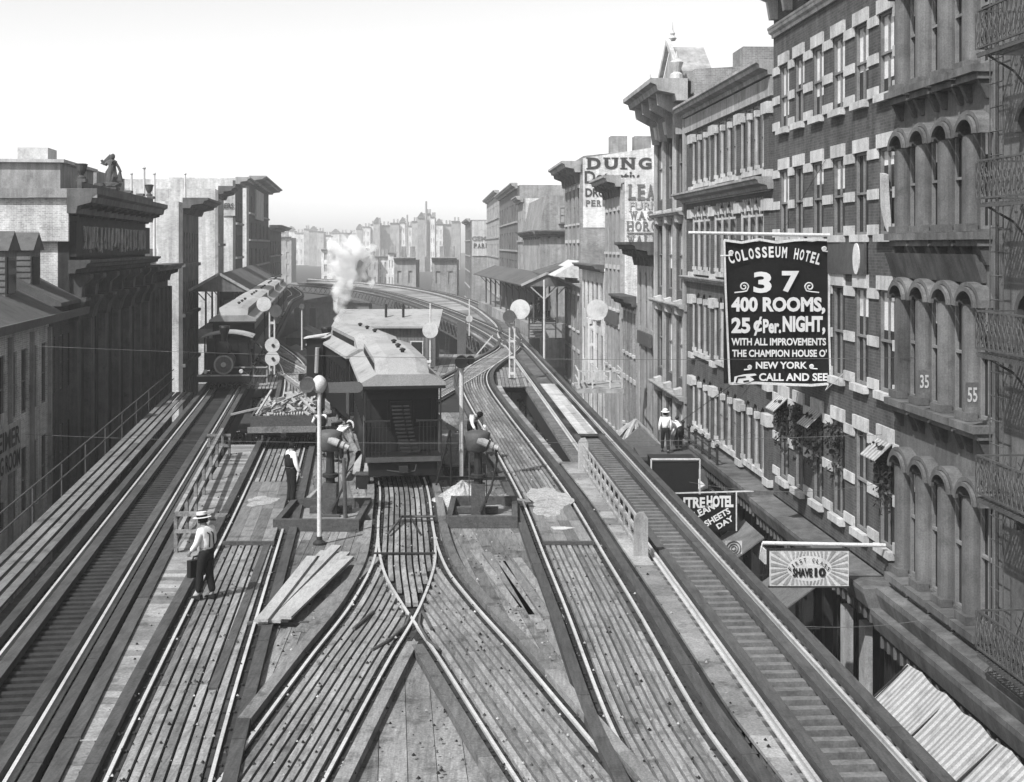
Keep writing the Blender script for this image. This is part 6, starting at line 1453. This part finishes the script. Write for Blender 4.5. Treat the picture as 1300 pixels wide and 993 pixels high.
def wagon(label, x, y, ang):
    T = thing('delivery_wagon', label, 'wagon', (0, 0, 0)); MB().box(-.9, .9, 0, 3.2, .8, 1.5).build('bed', 'cart', T); MB().box(-.8, .8, -.8, -.02, .9, 1.0).build('footboard', 'cart', T)
    for s in (-1, 1):
        for yy, r in ((.4, .45), (2.6, .6)):
            w_ = MB(); w_.lathe((s * 1.0, yy, r), [(r - .06, -.03), (r, -.03), (r, .03), (r - .06, .03)], 22, 'x')
            for k in range(10): t = k * math.pi / 5; w_.bar((s * 1.0, yy, r), (s * 1.0, yy + math.cos(t) * (r - .03), r + math.sin(t) * (r - .03)), .03, .03)
            w_.build('wheel', 'irong', T)
    MB().box(-.85, .85, -.1, .35, 1.5, 1.62).build('seat', 'tan', T); place(T, x, y, ZS, ang); return T
wagon('dark delivery wagon in the shaded street below the hotel sign', 6.2, 40, .06); W2 = wagon('open wagon in the street by the gabled building', 6.5, 58, .0)
T = thing('street_booth', 'dark booth with a white outlined top beside the right track', 'booth', (6.0, 50, ZS)); MB().box(5.2, 6.9, 49.6, 51.4, ZS, -.6).build('wall', 'black', T)
m = MB(); m.bar((5.15, 49.55, -.5), (6.95, 49.55, -.5), .05, .06); m.bar((5.15, 49.55, -1.6), (5.15, 49.55, -.5), .05, .05); m.bar((6.95, 49.55, -2.0), (6.95, 49.55, -.5), .05, .05); m.build('white_frame', 'whited', T)
T = thing('street_stall', 'market stall heaped with pale cloths under the signal platform', 'stall', (5.8, 63, ZS)); MB().box(4.6, 7.0, 61.8, 64, ZS, -2.4).build('counter', 'cart', T)
for k in range(16):
    a = random.uniform(0, 6.3); c = Vector((5.8, 62.8, -1.1)); e_ = c + Vector((1.3 * math.cos(a), 1.0 * math.sin(a), -random.uniform(.6, 1.2))); MB().path([c + Vector((0, 0, .3)), (c + e_) / 2 + Vector((0, 0, .25)), e_], random.uniform(.05, .12), 6).build('cloth_strip', 'stonel', T)
MB().prism([(4.4, 61.7, -2.2), (7.1, 61.7, -2.0), (5.9, 61.9, -1.0)], (0, 1.8, -.1)).build('canvas', 'tan', T)
T = thing('street_stage', 'roofed timber booth with people on top in the street right of the track', 'booth', (6.8, 55, ZS)); MB().box(5.3, 8.6, 54, 56.6, ZS, -1.25).build('wall', 'darkwall', T); MB().box(5.15, 8.75, 53.85, 56.75, -1.248, -1.1).build('roof_deck', 'irong', T)
for x in (5.6, 6.5, 7.4): MB().box(x, x + .5, 53.95, 53.998, -2.4, -1.6).build('painted_panel', 'stoneg', T)
# wires
def wire(label, a, b, sag, r=.006, m='stoneg'):
    a, b = Vector(a), Vector(b); pts = [a.lerp(b, k / 14) - Vector((0, 0, 4 * sag * (k / 14) * (1 - k / 14))) for k in range(15)]
    tag(MB().path(pts, r, 4).build('telegraph_wire', m), label, 'wire', 'wires crossing the street')
wl = [((-14.2, 40, 4.4), (14, 31, 4.9), 'upper pale wire crossing the street through the banner foot'), ((-16, 44, 1.2), (9.4, 34, 2.6), 'pale wire crossing at the height of the coach side'), ((4.5, 34, 1.4), (9.5, 34, 1.4), 'short pale wire over the right track to the hotel'), ((4.8, 30, -.9), (9.7, 30, -.9), 'low pale wire beside the shave sign'), ((5, 48, .3), (8.8, 48, .8), 'slack wire above the hanging hotel sign')]
for a, b, l in wl: wire(l, a, b, .25)
wire('slanting dark stay wire on the front of the columned building', RF.P(47, .1, 3.2), RF.P(60, 1.2, -1.0), .0, .015, 'iron')
wire('thin slanting wire across the blank brick of the hotel', RF.P(39, .08, 9.9), RF.P(45, .08, 7.4), 0, .008, 'iron')

# ============================================================ PEOPLE
def skinmesh(V, E, rad, root=0, sub=1):
    me = bpy.data.meshes.new('s'); me.from_pydata([tuple(v) for v in V], E, []); o = bpy.data.objects.new('s', me); COL.objects.link(o)
    md = o.modifiers.new('k', 'SKIN'); md.use_smooth_shade = True; sd = me.skin_vertices[0].data if me.skin_vertices else None
    for i, r in enumerate(rad): sd[i].radius = (r, r) if not isinstance(r, tuple) else r
    for i in range(len(V)): sd[i].use_root = (i == root)
    s = o.modifiers.new('b', 'SUBSURF'); s.levels = sub; s.render_levels = sub; bpy.context.view_layer.update()
    m2 = bpy.data.meshes.new_from_object(o.evaluated_get(bpy.context.evaluated_depsgraph_get())); vs = [v.co.copy() for v in m2.vertices]; fs = [tuple(p.vertices) for p in m2.polygons]
    bpy.data.objects.remove(o); bpy.data.meshes.remove(me); bpy.data.meshes.remove(m2); mb = MB(); mb.v = vs; mb.f = fs; return mb
STAND = dict(pel=(0, 0, .94), waist=(0, .0, 1.08), chest=(0, .0, 1.32), neck=(0, 0, 1.47), head=(0, .03, 1.60), top=(0, .02, 1.69),
             sh=((-.18, 0, 1.42), (.18, 0, 1.42)), el=((-.23, -.03, 1.14), (.23, -.03, 1.14)), wr=((-.23, .08, .90), (.23, .08, .90)),
             hip=((-.09, 0, .90), (.09, 0, .90)), kn=((-.10, .02, .49), (.10, .02, .49)), an=((-.11, -.02, .09), (.11, -.02, .09)))
def person(label, pos, rz, pose=None, shirt='shirt', trousers='cloth', vest=None, hat=None, cat='person', scale=1.0, group=None, sit=0):
    J = dict(STAND); J.update(pose or {}); T = thing('person', label, cat, (0, 0, 0), group); g = {k: ([Vector(a) for a in v] if isinstance(v[0], tuple) else Vector(v)) for k, v in J.items()}
    V = [g['pel'], g['waist'], g['chest'], g['neck'], g['head'], g['top']]; E = [(0, 1), (1, 2), (2, 3), (3, 4), (4, 5)]; rad = [.13, .12, (.15, .11), .055, .085, .065]
    for s in (0, 1):
        b = len(V); V += [g['sh'][s], g['el'][s], g['wr'][s]]; rad += [.06, .043, .03]; E += [(2, b), (b, b + 1), (b + 1, b + 2)]
        d = (g['wr'][s] - g['el'][s]).normalized(); pr = d.cross(Vector((0, 1, 0))).normalized() if abs(d.y) < .9 else Vector((1, 0, 0)); fw = pr.cross(d)
        V.append(g['wr'][s] + d * .07); rad.append(.03); E.append((b + 2, b + 3)); hp = b + 3
        for k in range(4):
            o = fw * (.028 - .019 * k); L_ = (.075, .085, .08, .06)[k]; c = len(V); V += [V[hp] + d * .02 + o, V[hp] + d * (.02 + L_ * .55) + o, V[hp] + d * (.02 + L_) + o + pr * .02]; rad += [.0095, .009, .007]; E += [(hp, c), (c, c + 1), (c + 1, c + 2)]
        c = len(V); V += [V[b + 2] + d * .03 + fw * .035, V[b + 2] + d * .075 + fw * .055]; rad += [.011, .009]; E += [(b + 2, c), (c, c + 1)]
        b = len(V); V += [g['hip'][s], g['kn'][s], g['an'][s]]; rad += [.085, .058, .038]; E += [(0, b), (b, b + 1), (b + 1, b + 2)]
        f_ = g['an'][s]; V += [f_ + Vector((0, .13, -.05))]; rad.append(.033); E.append((b + 2, len(V) - 1))
    body = skinmesh(V, E, rad); hd = g['head']; ax = (g['top'] - hd).normalized()
    ex = Vector((1, 0, 0)); ey = ax.cross(ex).normalized(); ey = ey if ey.y > 0 else -ey
    body.tube(hd + ey * .07 + ax * .01, hd + ey * .115 - ax * .015, .014, .012, 6)      # nose
    for s in (-1, 1): body.tube(hd + ex * s * .078 - ax * .01, hd + ex * s * .095 + ax * .015, .022, .018, 6)   # ears
    body.build('body', 'skin', T, True)
    for s in (-1, 1): fz = MB().lathe(hd + ex * s * .03 + ey * .083 + ax * .02, [(.004, -.006), (.010, 0), (.004, .006)], 8); fz.build('eye', 'black', T)
    MB().bar(hd - ex * .022 + ey * .088 - ax * .045, hd + ex * .022 + ey * .088 - ax * .045, .008, .01).build('mouth', 'tan', T)
    hr = MB(); hr.lathe((0, 0, 0), [(.098, -.03), (.103, .03), (.095, .08), (.06, .115), (.01, .125)], 14); q = ax.to_track_quat('Z', 'Y'); hr.v = [hd + q @ v - ey * .018 for v in hr.v]; hr.build('hair', 'hair', T, True)
    # shirt
    V = [g['pel'] + (g['waist'] - g['pel']) * .4, g['waist'], g['chest'], g['neck'] - (g['neck'] - g['chest']) * .25]; E = [(0, 1), (1, 2), (2, 3)]; rad = [.15, .145, (.175, .13), .075]
    for s in (0, 1):
        b = len(V); V += [g['sh'][s], g['el'][s], g['wr'][s]]; rad += [.082, .066, .05]; E += [(2, b), (b, b + 1), (b + 1, b + 2)]
    skinmesh(V, E, rad).build('shirt', shirt, T, True)
    V = [g['waist'], g['pel']]; E = [(0, 1)]; rad = [.148, .16]
    for s in (0, 1):
        b = len(V); V += [g['hip'][s], g['kn'][s], g['an'][s] + Vector((0, 0, .02))]; rad += [.115, .085, .075]; E += [(1, b), (b, b + 1), (b + 1, b + 2)]
    skinmesh(V, E, rad).build('trousers', trousers, T, True)
    for s in (0, 1): a = g['an'][s]; MB().hexa([a + Vector(v) for v in ((-.05, -.07, -.09), (.05, -.07, -.09), (.045, .19, -.09), (-.045, .19, -.09), (-.04, -.06, .0), (.04, -.06, .0), (.035, .16, -.05), (-.035, .16, -.05))]).build('shoe', 'black', T)
    if vest == 'braces':
        ch = (g['chest'] - g['waist']).normalized(); bk = Vector((0, -1, 0)); 
        for s in (-1, 1): MB().path([g['waist'] + Vector((s * .07, -.15, 0)), g['chest'] + Vector((s * .05, -.14, .02)), g['neck'] + Vector((s * .09, -.02, -.03))], .014, 5).build('brace', 'cloth', T)
    elif vest: skinmesh([g['waist'] - (g['waist'] - g['pel']) * .3, g['waist'], g['chest'], g['neck'] - (g['neck'] - g['chest']) * .3], [(0, 1), (1, 2), (2, 3)], [.20, .20, (.27, .205), .11]).build('waistcoat', vest, T, True)
    if hat:
        hc = hd + ax * .075; q = ax.to_track_quat('Z', 'Y')
        if hat == 'boater':
            h_ = MB().lathe((0, 0, 0), [(.185, -.008), (.19, 0), (.108, .006), (.106, .105), (.02, .115)], 22); bd = MB().lathe((0, 0, 0), [(.110, .008), (.112, .01), (.1115, .05), (.109, .052)], 22)
            for x, n_, m_ in ((h_, 'straw_hat', 'straw'), (bd, 'hat_band', 'cloth')): x.v = [hc + q @ v for v in x.v]; x.build(n_, m_, T)
        else:
            h_ = MB().lathe((0, 0, 0), [(.17, .0), (.175, .012), (.11, .02), (.108, .09), (.07, .13), (.01, .135)], 18); h_.v = [hc + q @ v for v in h_.v]; h_.build('hat', hat, T)
    T.scale = (scale,) * 3; T.location = pos; T.rotation_euler = (0, 0, rz); return T
WALK = dict(hip=((-.09, 0, .90), (.09, 0, .90)), kn=((-.1, .14, .50), (.1, -.02, .48)), an=((-.1, .20, .10), (.1, -.20, .10)))
person('man in straw boater and white shirt walking along the left rail with a dark case', (-6.42, 28.1, -.01), R(62), dict(kn=((-.1, .08, .50), (.1, .0, .49)), an=((-.1, .10, .10), (.1, -.09, .10)), neck=(0, .05, 1.46), head=(0, .10, 1.58), top=(0, .11, 1.67), el=((-.22, .05, 1.16), (.22, -.02, 1.15)), wr=((-.2, .22, .98), (.22, .15, .95))), vest='braces', hat='boater', scale=1.03)
T = thing('tool_case', 'dark flat case carried beside the man in the straw boater', 'case', (-6.85, 28.2, .3)); c = MB().bar((-6.76, 28.0, .63), (-6.52, 28.3, .63), .12, .36); c.build('case', 'cart', T); MB().path([(-6.70, 28.08, .81), (-6.68, 28.1, .87), (-6.60, 28.2, .87), (-6.58, 28.22, .81)], .018).build('handle', 'iron', T)
person('man in dark waistcoat and white sleeves standing by the right rail of the left track', (-6.28, 38.1, .0), R(-55), dict(el=((-.24, -.02, 1.14), (.25, .02, 1.14)), wr=((-.22, .06, .9), (.26, .12, .92)), head=(0, .05, 1.59), top=(0, .05, 1.68)), vest='cloth', hat=None, scale=1.06)
BEND = dict(pel=(0, -.12, .9), waist=(0, -.02, 1.0), chest=(0, .22, 1.12), neck=(0, .36, 1.17), head=(0, .47, 1.2), top=(0, .55, 1.22), sh=((-.18, .28, 1.14), (.18, .28, 1.14)), el=((-.24, .36, .9), (.24, .36, .9)), wr=((-.2, .5, .72), (.2, .5, .72)), hip=((-.09, -.12, .88), (.09, -.12, .88)), kn=((-.11, .04, .5), (.11, -.02, .48)))
person('man in waistcoat leaning at the corner of the loaded flat wagon', (-6.75, 47.3, -.02), R(20), dict(neck=(0, .12, 1.44), chest=(0, .05, 1.3), head=(0, .2, 1.54), top=(0, .23, 1.62), sh=((-.18, .08, 1.38), (.18, .08, 1.38)), el=((-.24, .22, 1.16), (.24, .2, 1.14)), wr=((-.16, .42, 1.15), (.16, .4, 1.1))), vest='cloth', hat='cloth')
person('workman in pale hat and white shirt bending behind the white mast', (-5.9, 45.8, .0), R(-35), BEND, hat='straw')
person('workman in white shirt stooping over the planks right of the coach', (-1.35, 46.6, .36), R(-150), BEND, hat=None, scale=1.0)
person('engine driver in pale shirt leaning from the left hand locomotive cab', (x1f(72.6) + 1.25, 72.4, .95), R(200), dict(WALK, wr=((-.55, .2, 1.1), (.3, .2, 1.1)), el=((-.42, .05, 1.25), (.25, 0, 1.15))), shirt='tan', hat='cloth', scale=.9)
for k, (x, y, z, sh, ht, lb) in enumerate([(6.3, 55, -1.1, 'shirt', 'straw', 'man in white shirt and hat on the booth roof in the right street'), (6.9, 55.5, -1.1, 'shirt', 'straw', 'second man in white seated on the booth roof in the right street'), (7.1, 31.2, ZS, 'tan', 'cloth', 'man in grey coat and hat on the pavement under the shave sign'), (7.5, 31.8, ZS, 'shirt', 'straw', 'person in white with a pale hat under the shave sign'), (8.2, 29.0, ZS, 'cloth', 'cloth', 'dark dressed man before the shop doors at the lower right'), (7.4, 36.5, ZS, 'cloth', 'stonel', 'man with pale hat walking in the shaded street by the hotel')]):
    person(lb, (x, y, z if z > ZS else ZS + .14), R(40 * k), BEND if k == 1 else WALK, shirt=sh, hat=ht)
for k in range(6):
    person('%s waiting passenger on the right station platform, counted from the near end' % ('first', 'second', 'third', 'fourth', 'fifth', 'last')[k], (1.7 + .35 * k - .1, 113.5 + k * 1.6, .85), R(60 * k), None, shirt='cloth' if k % 2 else 'tan', hat='cloth', group='passengers on the right platform')
# statue on the ornate roof, a draped standing figure
S = [o for o in COL.objects if o.name.startswith('roof_statue')][0]; base = S.location.copy(); k_ = .62
m = MB().lathe((0, 0, 0), [(.75, 0), (.75, .25), (.45, .35), (.5, .8), (.42, 1.2), (.3, 1.7), (.36, 2.1), (.15, 2.3)], 14); rr = random.Random(3)
m.v = [base + (v + Vector((rr.uniform(-.11, .11), rr.uniform(-.11, .11), 0))) * k_ for v in m.v]; m.build('draped_figure', 'stoned', S)
MB().lathe(base + Vector((.05, 0, 2.25 * k_)), [(.06, 0), (.11, .08), (.12, .2), (.07, .28), (.02, .3)], 12).build('head', 'stoned', S, True)
MB().path([base + Vector(v) * k_ for v in ((-.25, 0, 2.1), (-.6, 0, 1.8), (-.85, -.1, 2.2))], .07).build('arm', 'stoned', S); MB().path([base + Vector(v) * k_ for v in ((.25, 0, 2.1), (.55, 0, 1.6), (.75, -.1, 1.2))], .07).build('arm', 'stoned', S)
MB().prism([base + Vector(v) * k_ for v in ((-1.0, .1, 1.9), (-.2, .1, 2.7), (.0, .1, 2.2), (-.5, .1, 1.7))], (0, .08, 0)).build('raised_shield', 'stoned', S)
MB().prism([base + Vector(v) * k_ for v in ((.35, -.2, .4), (.9, -.2, .4), (.7, -.2, 1.4))], (0, .2, 0)).build('kneeling_figure', 'stoned', S)

# ============================================================ STEAM AND HAZE
sm = bpy.data.materials.new('steam'); sm.use_nodes = True; n = sm.node_tree.nodes; l = sm.node_tree.links; n.remove(n['Principled BSDF'])
pv = n.new('ShaderNodeVolumePrincipled'); pv.inputs['Color'].default_value = (.97, .97, .97, 1); pv.inputs['Density'].default_value = 2.8; pv.inputs['Anisotropy'].default_value = .2
gt = n.new('ShaderNodeNewGeometry'); nz = n.new('ShaderNodeTexNoise'); nz.inputs['Scale'].default_value = 1.7; nz.inputs['Detail'].default_value = 4; l.new(gt.outputs['Position'], nz.inputs[0])
mz = n.new('ShaderNodeMapRange'); mz.inputs[1].default_value = .38; mz.inputs[2].default_value = .62; mz.inputs[3].default_value = .25; mz.inputs[4].default_value = 4.0; l.new(nz.outputs[0], mz.inputs[0]); l.new(mz.outputs[0], pv.inputs['Density'])
l.new(pv.outputs[0], n['Material Output'].inputs['Volume'])
rr = random.Random(11); bl = bpy.data.metaballs.new('b'); bo = bpy.data.objects.new('b', bl); COL.objects.link(bo); bl.resolution = .22; bl.render_resolution = .22; bl.threshold = .5
sx, sy = x3f(71) - .35, 71.0
sx = (431 - PX) * sy / F
for k in range(70):
    t = (k / 69) ** .9; z = 3.0 + 4.6 * t; w_ = .12 + 1.0 * t ** 1.2; e_ = bl.elements.new(); lean = .55 * t * t
    e_.co = (sx + lean + rr.uniform(-w_, w_) * .85, sy + rr.uniform(-w_, w_) * .7, z + rr.uniform(-.15, .15)); e_.radius = .22 + .42 * t * rr.uniform(.6, 1.2)
for k in range(14): e_ = bl.elements.new(); e_.co = (sx + rr.uniform(.5, 1.9), sy + rr.uniform(-.5, .5), rr.uniform(5.2, 7.4)); e_.radius = rr.uniform(.3, .5)
bpy.context.view_layer.update(); me = bpy.data.meshes.new_from_object(bo.evaluated_get(bpy.context.evaluated_depsgraph_get()))
mb = MB(); mb.v = [v.co.copy() for v in me.vertices]; mb.f = [tuple(p.vertices) for p in me.polygons]; bpy.data.objects.remove(bo); bpy.data.meshes.remove(me)
from mathutils import noise
mb.v = [v + noise.noise_vector(v * 2.2) * .26 + noise.noise_vector(v * 5) * .14 for v in mb.v]
tag(mb.build('steam_plume', sm), 'billowing white plume of steam rising from the central engine', 'steam')
hm = bpy.data.materials.new('haze'); hm.use_nodes = True; n = hm.node_tree.nodes; l = hm.node_tree.links; n.remove(n['Principled BSDF'])
pv = n.new('ShaderNodeVolumePrincipled'); pv.inputs['Color'].default_value = (.95, .95, .95, 1); pv.inputs['Density'].default_value = HAZE; pv.inputs['Anisotropy'].default_value = .0
l.new(pv.outputs[0], n['Material Output'].inputs['Volume'])
hb = MB().box(-300, 300, -30, 1050, ZS - 1, 34).build('haze', hm); tag(hb, kind='stuff')
